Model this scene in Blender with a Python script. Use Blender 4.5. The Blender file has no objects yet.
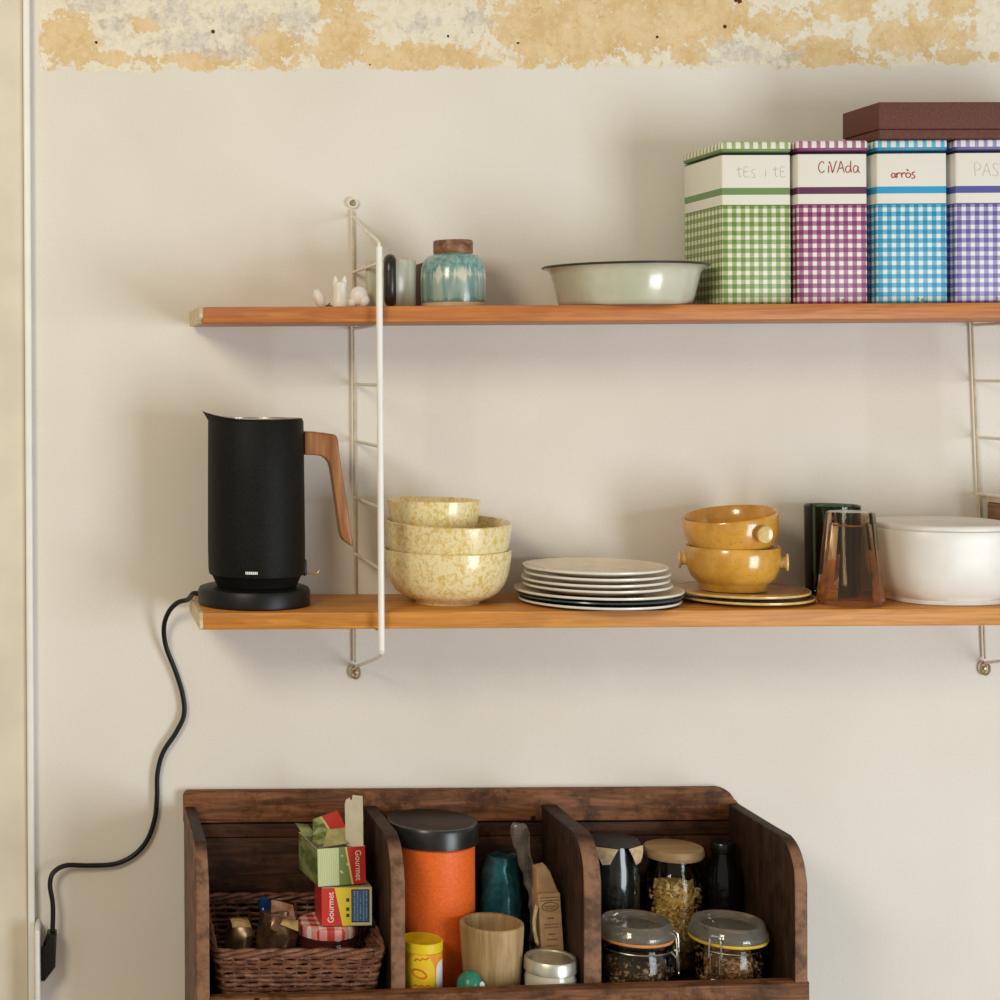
import bpy, bmesh, math, random
from mathutils import Vector, Matrix, noise as mnoise

R = math.radians
random.seed(7)
sc = bpy.context.scene
COL = sc.collection

# ---------------------------------------------------------------- camera
# wall plane y = 0, camera 2.4 m in front of it at eye height 1.5 m
F = 1732.0
CAMD, EYE, PX0, PY0 = 2.4, 1.5, 65.0, 372.0
ROLL = R(0.33)
cam_d = bpy.data.cameras.new('camera')
cam = bpy.data.objects.new('camera', cam_d)
COL.objects.link(cam)
cam.location = (0, -CAMD, EYE)
cam.rotation_mode = 'XYZ'
cam.matrix_world = Matrix.Translation((0, -CAMD, EYE)) @ Matrix.Rotation(R(90), 4, 'X') @ Matrix.Rotation(-ROLL, 4, 'Z')
cam_d.sensor_width = 36
cam_d.lens = 36 * F / 1000
cam_d.shift_x = (500 - PX0) / 1000
cam_d.shift_y = -(500 - PY0 - 2.5) / 1000
cam_d.clip_start = 0.05
sc.camera = cam

def at(px, py, y):
    """photo pixel + depth -> world point"""
    u, v = px - PX0, PY0 - py
    c, s = math.cos(-ROLL), math.sin(-ROLL)
    u, v = u * c - v * s, u * s + v * c
    d = CAMD + y
    return Vector((u * d / F, y, EYE + v * d / F))

# ---------------------------------------------------------------- node materials
class S:
    """small wrapper so that node maths can be written as expressions"""
    def __init__(s, t, sock): s.t, s.k = t, sock
    def _m(s, op, *o):
        n = s.t.nodes.new('ShaderNodeMath'); n.operation = op
        for i, v in enumerate((s,) + o):
            if isinstance(v, S): s.t.links.new(v.k, n.inputs[i])
            else: n.inputs[i].default_value = v
        return S(s.t, n.outputs[0])
    def __add__(s, o): return s._m('ADD', o)
    def __sub__(s, o): return s._m('SUBTRACT', o)
    def __mul__(s, o): return s._m('MULTIPLY', o)
    def __truediv__(s, o): return s._m('DIVIDE', o)
    def __pow__(s, o): return s._m('POWER', o)
    def gt(s, o): return s._m('GREATER_THAN', o)
    def lt(s, o): return s._m('LESS_THAN', o)
    def frac(s): return s._m('FRACT')
    def absv(s): return s._m('ABSOLUTE')
    def mx(s, o): return s._m('MAXIMUM', o)
    def mn(s, o): return s._m('MINIMUM', o)
    def sqrt(s): return s._m('SQRT')
    def step(s, a, b):
        n = s.t.nodes.new('ShaderNodeMapRange'); n.interpolation_type = 'SMOOTHSTEP'
        s.t.links.new(s.k, n.inputs['Value'])
        n.inputs['From Min'].default_value = a; n.inputs['From Max'].default_value = b
        return S(s.t, n.outputs['Result'])

class Mat:
    def __init__(s, name, col=(0.8, 0.8, 0.8), rough=0.5, metal=0.0, spec=0.5, coat=0.0):
        s.m = bpy.data.materials.new(name); s.m.use_nodes = True
        s.t = s.m.node_tree
        s.b = s.t.nodes['Principled BSDF']
        s.b.inputs['Base Color'].default_value = (*col, 1)
        s.b.inputs['Roughness'].default_value = rough
        s.b.inputs['Metallic'].default_value = metal
        s.b.inputs['Specular IOR Level'].default_value = spec
        if coat:
            s.b.inputs['Coat Weight'].default_value = coat
            s.b.inputs['Coat Roughness'].default_value = 0.12
        s._tc = None
    def tc(s):
        if s._tc is None: s._tc = s.t.nodes.new('ShaderNodeTexCoord')
        return s._tc
    def xyz(s, out='Object'):
        n = s.t.nodes.new('ShaderNodeSeparateXYZ')
        s.t.links.new(s.tc().outputs[out], n.inputs[0])
        return [S(s.t, n.outputs[i]) for i in range(3)]
    def noise(s, scale, detail=4, stretch=(1, 1, 1), rough=0.55, off=(0, 0, 0), dist=0.0):
        mp = s.t.nodes.new('ShaderNodeMapping'); mp.inputs['Scale'].default_value = stretch
        mp.inputs['Location'].default_value = off
        s.t.links.new(s.tc().outputs['Object'], mp.inputs[0])
        n = s.t.nodes.new('ShaderNodeTexNoise'); n.inputs['Scale'].default_value = scale
        n.inputs['Detail'].default_value = detail; n.inputs['Roughness'].default_value = rough
        n.inputs['Distortion'].default_value = dist
        s.t.links.new(mp.outputs[0], n.inputs['Vector'])
        return S(s.t, n.outputs[0])
    def voro(s, scale, stretch=(1, 1, 1)):
        mp = s.t.nodes.new('ShaderNodeMapping'); mp.inputs['Scale'].default_value = stretch
        s.t.links.new(s.tc().outputs['Object'], mp.inputs[0])
        n = s.t.nodes.new('ShaderNodeTexVoronoi'); n.inputs['Scale'].default_value = scale
        s.t.links.new(mp.outputs[0], n.inputs['Vector'])
        return S(s.t, n.outputs[0])
    def mix(s, fac, a, b):
        n = s.t.nodes.new('ShaderNodeMix'); n.data_type = 'RGBA'
        if isinstance(fac, S): s.t.links.new(fac.k, n.inputs[0])
        else: n.inputs[0].default_value = fac
        for i, v in ((6, a), (7, b)):
            if isinstance(v, S): s.t.links.new(v.k, n.inputs[i])
            else: n.inputs[i].default_value = (*v, 1)
        return S(s.t, n.outputs[2])
    def color(s, c): s.t.links.new(c.k, s.b.inputs['Base Color']); return s
    def rough(s, c): s.t.links.new(c.k, s.b.inputs['Roughness']); return s
    def bump(s, h, strength=0.3, dist=0.001):
        n = s.t.nodes.new('ShaderNodeBump'); n.inputs['Strength'].default_value = strength
        n.inputs['Distance'].default_value = dist
        s.t.links.new(h.k, n.inputs['Height']); s.t.links.new(n.outputs[0], s.b.inputs['Normal'])
        return s

def plain(name, col, rough=0.5, var=0.12, scale=60, metal=0.0, spec=0.5, coat=0.0, bump=0.0, bscale=200):
    M = Mat(name, col, rough, metal, spec, coat)
    if var:
        lo = tuple(c * (1 - var) for c in col); hi = tuple(min(1, c * (1 + var)) for c in col)
        M.color(M.mix(M.noise(scale).step(0.3, 0.7), lo, hi))
    if bump: M.bump(M.noise(bscale), bump, 0.001)
    return M.m

def wood(name, dark, light, axis='x', scale=9, rough=0.45, knots=True, dirt=0.0, spec=0.4):
    M = Mat(name, light, rough, spec=spec)
    st = {'x': (1, 14, 14), 'y': (14, 1, 14), 'z': (14, 14, 1)}[axis]
    st2 = {'x': (1, 60, 60), 'y': (60, 1, 60), 'z': (60, 60, 1)}[axis]
    n1 = M.noise(scale, 5, st, 0.6, dist=0.6)
    n2 = M.noise(scale * 1.4, 3, st2, 0.6)
    f = n1.step(0.3, 0.72)
    c = M.mix(f, dark, light)
    mid = tuple((a * 0.55 + b * 0.15) for a, b in zip(dark, light))
    c = M.mix(n2.step(0.5, 0.75) * 0.55, c, mid)
    if dirt:
        c = M.mix(M.noise(22, 6, (1, 1, 1), 0.7).step(0.47, 0.72) * dirt, c, tuple(d * 0.35 for d in dark))
    M.color(c)
    M.bump(n1 + n2 * 0.5, 0.35, 0.0012)
    return M.m

def glassy(name, tint, gloss=1.0, rough=0.02, ior=1.45, haze=0.0):
    """clear or tinted glass with a fresnel reflection; light passes straight through the tint"""
    m = bpy.data.materials.new(name); m.use_nodes = True
    t = m.node_tree; t.nodes.clear()
    out = t.nodes.new('ShaderNodeOutputMaterial'); mx = t.nodes.new('ShaderNodeMixShader')
    tr = t.nodes.new('ShaderNodeBsdfTransparent'); tr.inputs[0].default_value = (*tint, 1)
    gl = t.nodes.new('ShaderNodeBsdfGlossy'); gl.inputs['Roughness'].default_value = rough
    gl.inputs[0].default_value = (gloss, gloss, gloss, 1)
    fr = t.nodes.new('ShaderNodeFresnel'); fr.inputs['IOR'].default_value = ior
    t.links.new(fr.outputs[0], mx.inputs[0]); t.links.new(tr.outputs[0], mx.inputs[1])
    t.links.new(gl.outputs[0], mx.inputs[2])
    if haze:          # pale diffuse haze mixed over the glass
        df = t.nodes.new('ShaderNodeBsdfDiffuse'); df.inputs[0].default_value = (0.72, 0.68, 0.60, 1)
        m2 = t.nodes.new('ShaderNodeMixShader'); m2.inputs[0].default_value = haze
        t.links.new(mx.outputs[0], m2.inputs[1]); t.links.new(df.outputs[0], m2.inputs[2]); t.links.new(m2.outputs[0], out.inputs[0])
    else:
        t.links.new(mx.outputs[0], out.inputs[0])
    return m

# ---------------------------------------------------------------- mesh helpers
def obj(name, bm, mat, parent=None, loc=(0, 0, 0), rot=(0, 0, 0), smooth=0.7):
    bmesh.ops.recalc_face_normals(bm, faces=bm.faces[:])
    me = bpy.data.meshes.new(name); bm.to_mesh(me); bm.free()
    if smooth:
        for p in me.polygons: p.use_smooth = True
        me.set_sharp_from_angle(angle=smooth)
    for m in (mat if isinstance(mat, (list, tuple)) else [mat]):
        me.materials.append(m)
    o = bpy.data.objects.new(name, me); COL.objects.link(o)
    o.location = loc; o.rotation_euler = rot
    if parent: o.parent = parent
    return o

def tag(o, label=None, cat=None, group=None, kind=None):
    if label: o['label'] = label
    if cat: o['category'] = cat
    if group: o['group'] = group
    if kind: o['kind'] = kind
    return o

def thing(name, label, cat, loc=(0, 0, 0), rot=(0, 0, 0), group=None):
    o = bpy.data.objects.new(name, None); COL.objects.link(o)
    o.empty_display_size = 0.02
    o.location = loc; o.rotation_euler = rot
    return tag(o, label, cat, group)

def dup(root, loc, rot=(0, 0, 0), label=None):
    r = root.copy(); COL.objects.link(r); r.location = loc; r.rotation_euler = rot
    if label: r['label'] = label
    for ch in list(root.children):
        c = ch.copy(); COL.objects.link(c); c.parent = r
        for g in ch.children:
            d = g.copy(); COL.objects.link(d); d.parent = c
    return r

def NB(): return bmesh.new()

def box(bm, x0, x1, y0, y1, z0, z1, bev=0.0, seg=2, m=None):
    vs = [bm.verts.new(p) for p in ((x0, y0, z0), (x1, y0, z0), (x1, y1, z0), (x0, y1, z0),
                                    (x0, y0, z1), (x1, y0, z1), (x1, y1, z1), (x0, y1, z1))]
    fs = [bm.faces.new([vs[i] for i in q]) for q in
          ((0, 3, 2, 1), (4, 5, 6, 7), (0, 1, 5, 4), (1, 2, 6, 5), (2, 3, 7, 6), (3, 0, 4, 7))]
    if m is not None: bmesh.ops.transform(bm, matrix=m, verts=vs)
    if bev:
        es = list({e for f in fs for e in f.edges})
        bmesh.ops.bevel(bm, geom=es, offset=bev, segments=seg, affect='EDGES', profile=0.5)
    return bm

def lathe(bm, prof, seg=48, sx=1.0, sy=1.0, cx=0, cy=0, ex=2.0, ang=0.0):
    """revolve (r, z) pairs; ex > 2 gives a squarish plan"""
    rings = []
    for r, z in prof:
        if r < 1e-6:
            rings.append([bm.verts.new((cx, cy, z))])
        else:
            row = []
            for i in range(seg):
                a = 2 * math.pi * i / seg + ang
                c, s = math.cos(a), math.sin(a)
                k = (abs(c) ** ex + abs(s) ** ex) ** (-1 / ex) if ex != 2.0 else 1.0
                row.append(bm.verts.new((cx + c * k * r * sx, cy + s * k * r * sy, z)))
            rings.append(row)
    for a, b in zip(rings, rings[1:]):
        if len(a) == 1 and len(b) == 1: continue
        for i in range(seg):
            j = (i + 1) % seg
            if len(a) == 1: bm.faces.new((a[0], b[j], b[i]))
            elif len(b) == 1: bm.faces.new((a[i], a[j], b[0]))
            else: bm.faces.new((a[i], a[j], b[j], b[i]))
    return bm

def catmull(pts, n=8, closed=False):
    P = [Vector(p) for p in pts]
    if len(P) < 3: return P
    out = []
    N = len(P)
    rng = range(N) if closed else range(N - 1)
    for i in rng:
        if closed: p0, p1, p2, p3 = P[i - 1], P[i], P[(i + 1) % N], P[(i + 2) % N]
        else: p0, p1, p2, p3 = P[max(i - 1, 0)], P[i], P[i + 1], P[min(i + 2, N - 1)]
        for k in range(n):
            t = k / n
            out.append(0.5 * ((2 * p1) + (-p0 + p2) * t + (2 * p0 - 5 * p1 + 4 * p2 - p3) * t * t + (-p0 + 3 * p1 - 3 * p2 + p3) * t ** 3))
    if not closed: out.append(P[-1])
    return out

def tube(bm, pts, r, seg=8, closed=False, caps=True):
    P = [Vector(p) for p in pts]
    n = len(P)
    rad = r if callable(r) else (lambda t: r)
    T = []
    for i in range(n):
        a = P[i - 1] if (i > 0 or closed) else P[i]
        b = P[(i + 1) % n] if (i < n - 1 or closed) else P[i]
        d = b - a
        T.append(d.normalized() if d.length > 1e-9 else Vector((0, 0, 1)))
    ref = Vector((0, 0, 1)) if abs(T[0].z) < 0.9 else Vector((1, 0, 0))
    u = T[0].cross(ref).normalized()
    rings = []
    for i in range(n):
        u = (u - T[i] * u.dot(T[i]))
        if u.length < 1e-6: u = T[i].orthogonal()
        u.normalize(); v = T[i].cross(u)
        rr = rad(i / max(1, n - 1))
        rings.append([bm.verts.new(P[i] + (u * math.cos(2 * math.pi * k / seg) + v * math.sin(2 * math.pi * k / seg)) * rr) for k in range(seg)])
    for i in range(n if closed else n - 1):
        a, b = rings[i], rings[(i + 1) % n]
        for k in range(seg):
            bm.faces.new((a[k], a[(k + 1) % seg], b[(k + 1) % seg], b[k]))
    if caps and not closed:
        bm.faces.new(rings[0][::-1]); bm.faces.new(rings[-1])
    return bm

def prism(bm, poly, d0, d1, plane='xz', bev=0.0, seg=2):
    """extrude a 2-D outline; plane xz extrudes along y, plane yz along x, plane xy along z"""
    def P(a, b, d):
        return {'xz': (a, d, b), 'yz': (d, a, b), 'xy': (a, b, d)}[plane]
    A = [bm.verts.new(P(a, b, d0)) for a, b in poly]
    B = [bm.verts.new(P(a, b, d1)) for a, b in poly]
    n = len(poly)
    fs = [bm.faces.new(A), bm.faces.new(B[::-1])]
    side = [bm.faces.new((A[i], A[(i + 1) % n], B[(i + 1) % n], B[i])) for i in range(n)]
    if bev:
        es = list({e for f in fs for e in f.edges})
        bmesh.ops.bevel(bm, geom=es, offset=bev, segments=seg, affect='EDGES', profile=0.5)
    return bm

def soft_prism(bm, poly, half, inset):
    """outline in x-z with softly rounded front and back edges"""
    n = len(poly)
    ar = sum(poly[i][0] * poly[(i + 1) % n][1] - poly[(i + 1) % n][0] * poly[i][1] for i in range(n))
    sg = 1 if ar > 0 else -1
    def off(d):
        out = []
        for i in range(n):
            a, b, c = Vector(poly[i - 1]), Vector(poly[i]), Vector(poly[(i + 1) % n])
            t = ((b - a).normalized() + (c - b).normalized())
            t = t.normalized() if t.length > 1e-6 else (c - a).normalized()
            out.append(b + Vector((-t.y, t.x)) * sg * d)
        return out
    lay = []
    for k in range(5):
        a = math.pi / 2 * k / 4
        lay.append((-half + inset * (1 - math.cos(a)), off(inset * 0.6 * (1 - math.sin(a)))))
    lay += [(-y, o) for y, o in lay[::-1]]
    V = [[bm.verts.new((p.x, y, p.y)) for p in o] for y, o in lay]
    for A, B in zip(V, V[1:]):
        for i in range(n): bm.faces.new((A[i], A[(i + 1) % n], B[(i + 1) % n], B[i]))
    bm.faces.new(V[0]); bm.faces.new(V[-1][::-1])
    return bm

def arc(cx, cz, r, a0, a1, n=6):
    return [(cx + r * math.cos(R(a0 + (a1 - a0) * i / n)), cz + r * math.sin(R(a0 + (a1 - a0) * i / n))) for i in range(n + 1)]

def jitter(bm, amp, scale, seed=0.0):
    for v in bm.verts:
        v.co += mnoise.noise_vector(v.co * scale + Vector((seed, seed * 2, seed * 3))) * amp

def text_bm(s, size, depth=0.0003):
    cu = bpy.data.curves.new('lettering', 'FONT'); cu.body = s; cu.size = size; cu.extrude = depth
    cu.align_x = 'CENTER'; cu.align_y = 'CENTER'
    o = bpy.data.objects.new('lettering', cu); COL.objects.link(o)
    dg = bpy.context.evaluated_depsgraph_get()
    me = bpy.data.meshes.new_from_object(o.evaluated_get(dg))
    bm = bmesh.new(); bm.from_mesh(me)
    bpy.data.objects.remove(o); bpy.data.curves.remove(cu); bpy.data.meshes.remove(me)
    return bm

# ---------------------------------------------------------------- materials
SCL = 2.4 / F
def wx(px): return (px - PX0) * SCL
def wz(py): return EYE + (PY0 - py) * SCL

def make_wall():
    M = Mat('plaster_wall', (0.75, 0.69, 0.58), 0.85, spec=0.15)
    x, y, z = M.xyz()
    # painted field, slightly blotchy
    blot = M.noise(3.2, 3).step(0.3, 0.7)
    paint = M.mix(blot, (0.750, 0.712, 0.655), (0.795, 0.762, 0.713))
    paint = M.mix(M.noise(330, 2).step(0.25, 0.75), M.mix(0.085, paint, (0.36, 0.30, 0.22)), paint)
    wob = (M.noise(16, 6, rough=0.68) - 0.5)
    wob2 = (M.noise(60, 5, rough=0.7, off=(3, 0, 1)) - 0.5)
    def blobs(lst):
        r = None
        for (px, py, rx, ry) in lst:
            dx = (x - wx(px)) * (1 / (rx * SCL)); dz = (z - wz(py)) * (1 / (ry * SCL))
            e = S(M.t, (dx * dx + dz * dz).sqrt().k) * -1.0 + 1.0
            r = e if r is None else r.mx(e)
        return r
    ochre = blobs([(72, 38, 34, 38), (146, 24, 26, 13), (110, 55, 20, 10), (200, 58, 60, 12), (270, 44, 34, 32), (345, 38, 32, 40), (420, 58, 100, 18),
                   (560, 28, 95, 48), (640, 20, 60, 42), (700, 15, 60, 40), (770, 28, 36, 20), (690, 56, 26, 12), (832, 56, 55, 16),
                   (850, 6, 40, 20), (920, 34, 70, 24), (955, 10, 26, 16), (960, 58, 40, 9), (330, 8, 14, 14)])
    grey = blobs([(95, 2, 36, 13), (175, 12, 34, 24), (118, 26, 24, 16), (190, 40, 54, 18), (240, 48, 28, 16), (245, 20, 40, 20), (300, 18, 26, 20),
                  (428, 24, 30, 12), (478, 20, 20, 16), (745, 55, 46, 17), (785, 60, 22, 10)])
    om = (ochre * 0.55 + wob * 1.3 + wob2 * 1.7).step(0.04, 0.12)
    gm = (grey * 0.5 + wob * 0.8 + wob2 * 2.2).step(0.06, 0.26)
    och = M.mix(M.noise(24, 6, rough=0.7).step(0.32, 0.68), (0.66, 0.465, 0.225), (0.79, 0.62, 0.38))
    och = M.mix(wob2.step(0.02, 0.22) * 0.7, och, (0.78, 0.66, 0.46))
    fine = M.noise(120, 5, rough=0.75, off=(5, 0, 2), dist=0.6)
    och = M.mix(fine.step(0.52, 0.66) * 0.55, och, (0.80, 0.70, 0.52))
    och = M.mix(M.noise(75, 4, rough=0.7, off=(1, 0, 7), dist=1.2).step(0.60, 0.68) * 0.6, och, (0.57, 0.37, 0.15))
    lite = M.mix(M.noise(40, 5, rough=0.7).step(0.35, 0.65), (0.73, 0.645, 0.49), (0.81, 0.755, 0.63))
    lite = M.mix(fine.step(0.40, 0.60), lite, (0.82, 0.77, 0.66))
    band = M.mix(om, lite, och)
    band = M.mix(gm * 0.7, band, M.mix(M.noise(85, 5, rough=0.75).step(0.34, 0.62), (0.47, 0.435, 0.42), (0.74, 0.70, 0.63)))
    # holes and rust spots
    hs = None
    for (px, py, rr) in ((98, 40, 2.2), (215, 30, 2.4), (450, 36, 1.8), (372, 64, 1.4), (520, 43, 2.0), (659, 38, 2.0), (727, 28, 2.3), (742, 3, 3.4), (738, 1, 3)):
        dx, dz = x - wx(px), z - wz(py)
        d = S(M.t, (dx * dx + dz * dz).sqrt().k) / (rr * SCL)
        hs = d if hs is None else hs.mn(d)
    band = M.mix((hs + wob2 * 2.4).lt(0.8), band, (0.10, 0.035, 0.015))
    # ragged lower border of the stripped band
    edge = z - wz(68.5) + wob * 0.032 + wob2 * 0.022
    left = x - wx(41) + wob * 0.012
    inb = edge.step(-0.001, 0.002) * left.step(-0.001, 0.002)
    c = M.mix(inb, paint, band)
    M.color(c)
    hgt = M.noise(190, 3) * 0.5 + M.noise(24, 4) * 0.8 + (inb * -1.0 + 1.0) * 0.9 + (om * inb) * 0.6
    M.bump(hgt, 0.35, 0.0016)
    return M.m

M_WALL = make_wall()
M_CASING = plain('cream_door_casing', (0.70, 0.645, 0.53), 0.6, 0.07, 8, spec=0.25)
M_WHITE = plain('white_gloss_paint', (0.86, 0.86, 0.84), 0.45, 0.03, 20)
M_WIRE = plain('cream_coated_wire', (0.80, 0.75, 0.64), 0.4, 0.05, 40)
M_WIRE2 = plain('shaded_cream_wire', (0.56, 0.47, 0.32), 0.5, 0.15, 60)  # cream wire with the rear upright's shade put into its colour
M_BRASS = plain('dull_brass', (0.45, 0.33, 0.16), 0.4, 0.15, 90, metal=0.7)
M_SHELF_T = wood('teak_reddish', (0.38, 0.115, 0.028), (0.62, 0.235, 0.060), 'x', 7)
M_SHELF_B = wood('teak_golden', (0.44, 0.165, 0.026), (0.71, 0.315, 0.060), 'x', 7)
M_END = plain('pale_end_grain', (0.62, 0.50, 0.31), 0.7, 0.18, 120)
def m_oldpine(name, dark, light, axis, edge=None):
    M = Mat(name, light, 0.62, spec=0.25)
    st = {'x': (1, 9, 9), 'z': (9, 9, 1)}[axis]
    n1 = M.noise(9, 6, st, 0.65, dist=1.0)
    n2 = M.noise(30, 6, (1, 1, 1), 0.72)
    c = M.mix(n1.step(0.32, 0.70), dark, light)
    c = M.mix(n2.step(0.46, 0.66) * 0.75, c, tuple(d * 0.45 for d in dark))
    ox = M.xyz()[0]
    if edge:          # inside faces hold painted shade; front edges and outer left face stay lighter
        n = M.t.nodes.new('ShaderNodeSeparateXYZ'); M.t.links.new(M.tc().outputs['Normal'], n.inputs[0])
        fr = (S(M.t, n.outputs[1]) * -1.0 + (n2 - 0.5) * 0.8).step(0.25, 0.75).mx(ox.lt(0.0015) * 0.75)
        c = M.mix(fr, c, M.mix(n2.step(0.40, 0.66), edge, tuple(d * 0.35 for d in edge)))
    v = M.voro(11, (1, 1, 1))
    c = M.mix(v.step(0.03, 0.055), (0.012, 0.006, 0.004), c) if axis == 'x' else c
    M.color(c)
    M.bump(n1 + n2 * 0.8, 0.45, 0.0014)
    return M.m
M_CRATE = m_oldpine('old_pine_shaded', (0.030, 0.012, 0.006), (0.100, 0.038, 0.018), 'x')  # back and floor boards darkened to hold the crate's inner shade
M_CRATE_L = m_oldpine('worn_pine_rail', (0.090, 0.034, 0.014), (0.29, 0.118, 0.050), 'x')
M_CRATE_S = m_oldpine('old_pine_upright_shaded', (0.024, 0.012, 0.007), (0.070, 0.034, 0.020), 'z', (0.27, 0.140, 0.078))
M_BLACK = Mat('black_powder_coat', (0.012, 0.012, 0.011), 0.56, spec=0.16)
M_BLACK.color(M_BLACK.mix(M_BLACK.noise(700, 2).step(0.5, 0.7), (0.0045, 0.0045, 0.004), (0.016, 0.0155, 0.0135)))
M_BLACK.bump(M_BLACK.noise(700, 2), 0.25, 0.0006)
M_BLACK = M_BLACK.m
M_PLASTIC = plain('black_plastic', (0.006, 0.006, 0.006), 0.42, 0.2, 60, spec=0.3)
M_STEEL = plain('brushed_steel', (0.62, 0.60, 0.56), 0.22, 0.06, 90, metal=1.0)
M_TIN = plain('pale_metal', (0.70, 0.67, 0.58), 0.32, 0.12, 60, metal=0.75)
M_WALNUT = wood('oiled_walnut', (0.24, 0.088, 0.030), (0.44, 0.20, 0.075), 'z', 9, 0.4)
M_PORC = plain('white_porcelain', (0.80, 0.78, 0.74), 0.35, 0.03, 30)
M_CREAM = plain('cream_glaze', (0.80, 0.72, 0.58), 0.22, 0.06, 40, coat=0.4)
M_CREAM2 = plain('cream_glaze_warm', (0.72, 0.57, 0.40), 0.25, 0.1, 40, coat=0.3)
M_TEALP = plain('dark_teal_glaze', (0.03, 0.065, 0.068), 0.25, 0.2, 40, coat=0.4)
M_RIMW = plain('white_glaze', (0.80, 0.77, 0.70), 0.25, 0.05, 40, coat=0.3)

def m_speckle():
    M = Mat('ochre_spongeware', (0.8, 0.7, 0.45), 0.25, coat=0.5)
    n = M.noise(150, 4, (1, 1, 0.8), 0.65, dist=0.8); n2 = M.noise(38, 3)
    f = (n + n2 * 0.30).step(0.60, 0.80)
    c = M.mix(f * 0.78, (0.86, 0.76, 0.45), (0.66, 0.44, 0.075))
    M.color(M.mix(M.noise(240, 3).step(0.54, 0.68) * 0.6, c, (0.68, 0.47, 0.12)))
    return M.m
M_SPECK = m_speckle()

def m_amber():
    M = Mat('honey_glaze', (0.6, 0.3, 0.05), 0.2, coat=0.7)
    c = M.mix(M.noise(28, 4).step(0.3, 0.7), (0.54, 0.255, 0.030), (0.74, 0.395, 0.065))
    M.color(M.mix(M.noise(260, 3).step(0.55, 0.75) * 0.5, c, (0.36, 0.15, 0.03)))
    return M.m
M_AMBER = m_amber()
M_AMBERL = plain('pale_honey_glaze', (0.70, 0.50, 0.20), 0.25, 0.12, 120, coat=0.5)
M_SAUCER = plain('brown_honey_glaze', (0.42, 0.22, 0.065), 0.25, 0.18, 50, coat=0.5)

def m_teal_pot():
    M = Mat('teal_drip_glaze', (0.2, 0.36, 0.34), 0.25, coat=0.5)
    x, y, z = M.xyz()
    dr = M.noise(90, 3, (1, 1, 0.12), 0.6)
    teal = M.mix(M.noise(160, 4).step(0.35, 0.65), (0.115, 0.25, 0.255), (0.25, 0.42, 0.40))
    low = M.mix(dr.step(0.35, 0.62), (0.13, 0.25, 0.235), (0.33, 0.44, 0.38))
    h = z + (dr - 0.5) * 0.02
    c = M.mix(h.lt(0.045), teal, low)
    drip = (dr - (z - 0.043).absv() * 16.0).step(0.40, 0.56) * 0.75
    c = M.mix(drip, c, (0.72, 0.70, 0.58))
    c = M.mix(h.lt(0.011) * 0.8, c, (0.10, 0.20, 0.21))
    M.color(M.mix(z.lt(0.0065), c, (0.62, 0.48, 0.30)))
    return M.m
M_TEALPOT = m_teal_pot()

def m_tin(name, mid, dark, h=0.197, stripe=None):
    M = Mat(name, (0.8, 0.8, 0.8), 0.38, spec=0.4)
    x, y, z = M.xyz()
    n = M.t.nodes.new('ShaderNodeSeparateXYZ'); M.t.links.new(M.tc().outputs['Normal'], n.inputs[0])
    ny = S(M.t, n.outputs[1]).absv().gt(0.5)
    u = x * ny + y * (ny * -1.0 + 1.0)
    p = 0.0115
    g1 = ((u + 0.5) / p + 0.32).frac().lt(0.52)
    g2 = ((z + 0.002) / p).frac().lt(0.52)
    cnt = g1 + g2
    white = (0.78, 0.76, 0.70)
    soft = M.noise(150, 3).step(0.3, 0.7)
    midc = M.mix(soft, tuple(c * 0.9 for c in mid), tuple(min(1, c * 1.15) for c in mid))
    g = M.mix(cnt.gt(0.5), white, midc)
    g = M.mix(cnt.gt(1.5), g, dark)
    c = M.mix(z.gt(0.129), g, white)
    c = M.mix(z.gt(0.1425) * z.lt(0.1515), c, stripe or dark)
    c = M.mix(z.gt(0.1282) * z.lt(0.1296), c, dark)
    lid = M.mix(((u + 0.5) / p + 0.32).frac().lt(0.45), white, midc)
    lid = M.mix(z.lt(0.2020), lid, dark)
    c = M.mix(z.gt(0.1965), c, lid)
    c = M.mix(z.gt(0.1938) * z.lt(0.1972), c, (0.03, 0.03, 0.025))
    # chips and rust along the bottom edge
    wear = (M.noise(120, 4) - z * 5.0).step(0.60, 0.66)
    c = M.mix(wear * 0.7, c, (0.10, 0.05, 0.03))
    M.color(c)
    return M.m

def m_check(name, a, b, p, ax='xy', off=(0, 0)):
    M = Mat(name, a, 0.4)
    x, y, z = M.xyz()
    u = x if ax[0] == 'x' else y
    v = {'x': x, 'y': y, 'z': z}[ax[1]]
    s = ((u + 1 + off[0]) / p).frac().lt(0.5) + ((v + 1 + off[1]) / p).frac().lt(0.5)
    c = M.mix(s.gt(0.5), (0.80, 0.72, 0.66), tuple((q + 0.4 * w) / 1.3 for q, w in zip(a, (0.8, 0.7, 0.7))))
    M.color(M.mix(s.gt(1.5), c, b))
    return M.m

def m_wicker():
    M = Mat('brown_willow', (0.1, 0.04, 0.022), 0.5, spec=0.45)
    c = M.mix(M.noise(70, 3).step(0.3, 0.7), (0.085, 0.030, 0.017), (0.24, 0.098, 0.052))
    M.color(M.mix(M.noise(160, 2).step(0.62, 0.78) * 0.6, c, (0.40, 0.20, 0.11)))
    return M.m
M_WICK = m_wicker()

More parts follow.
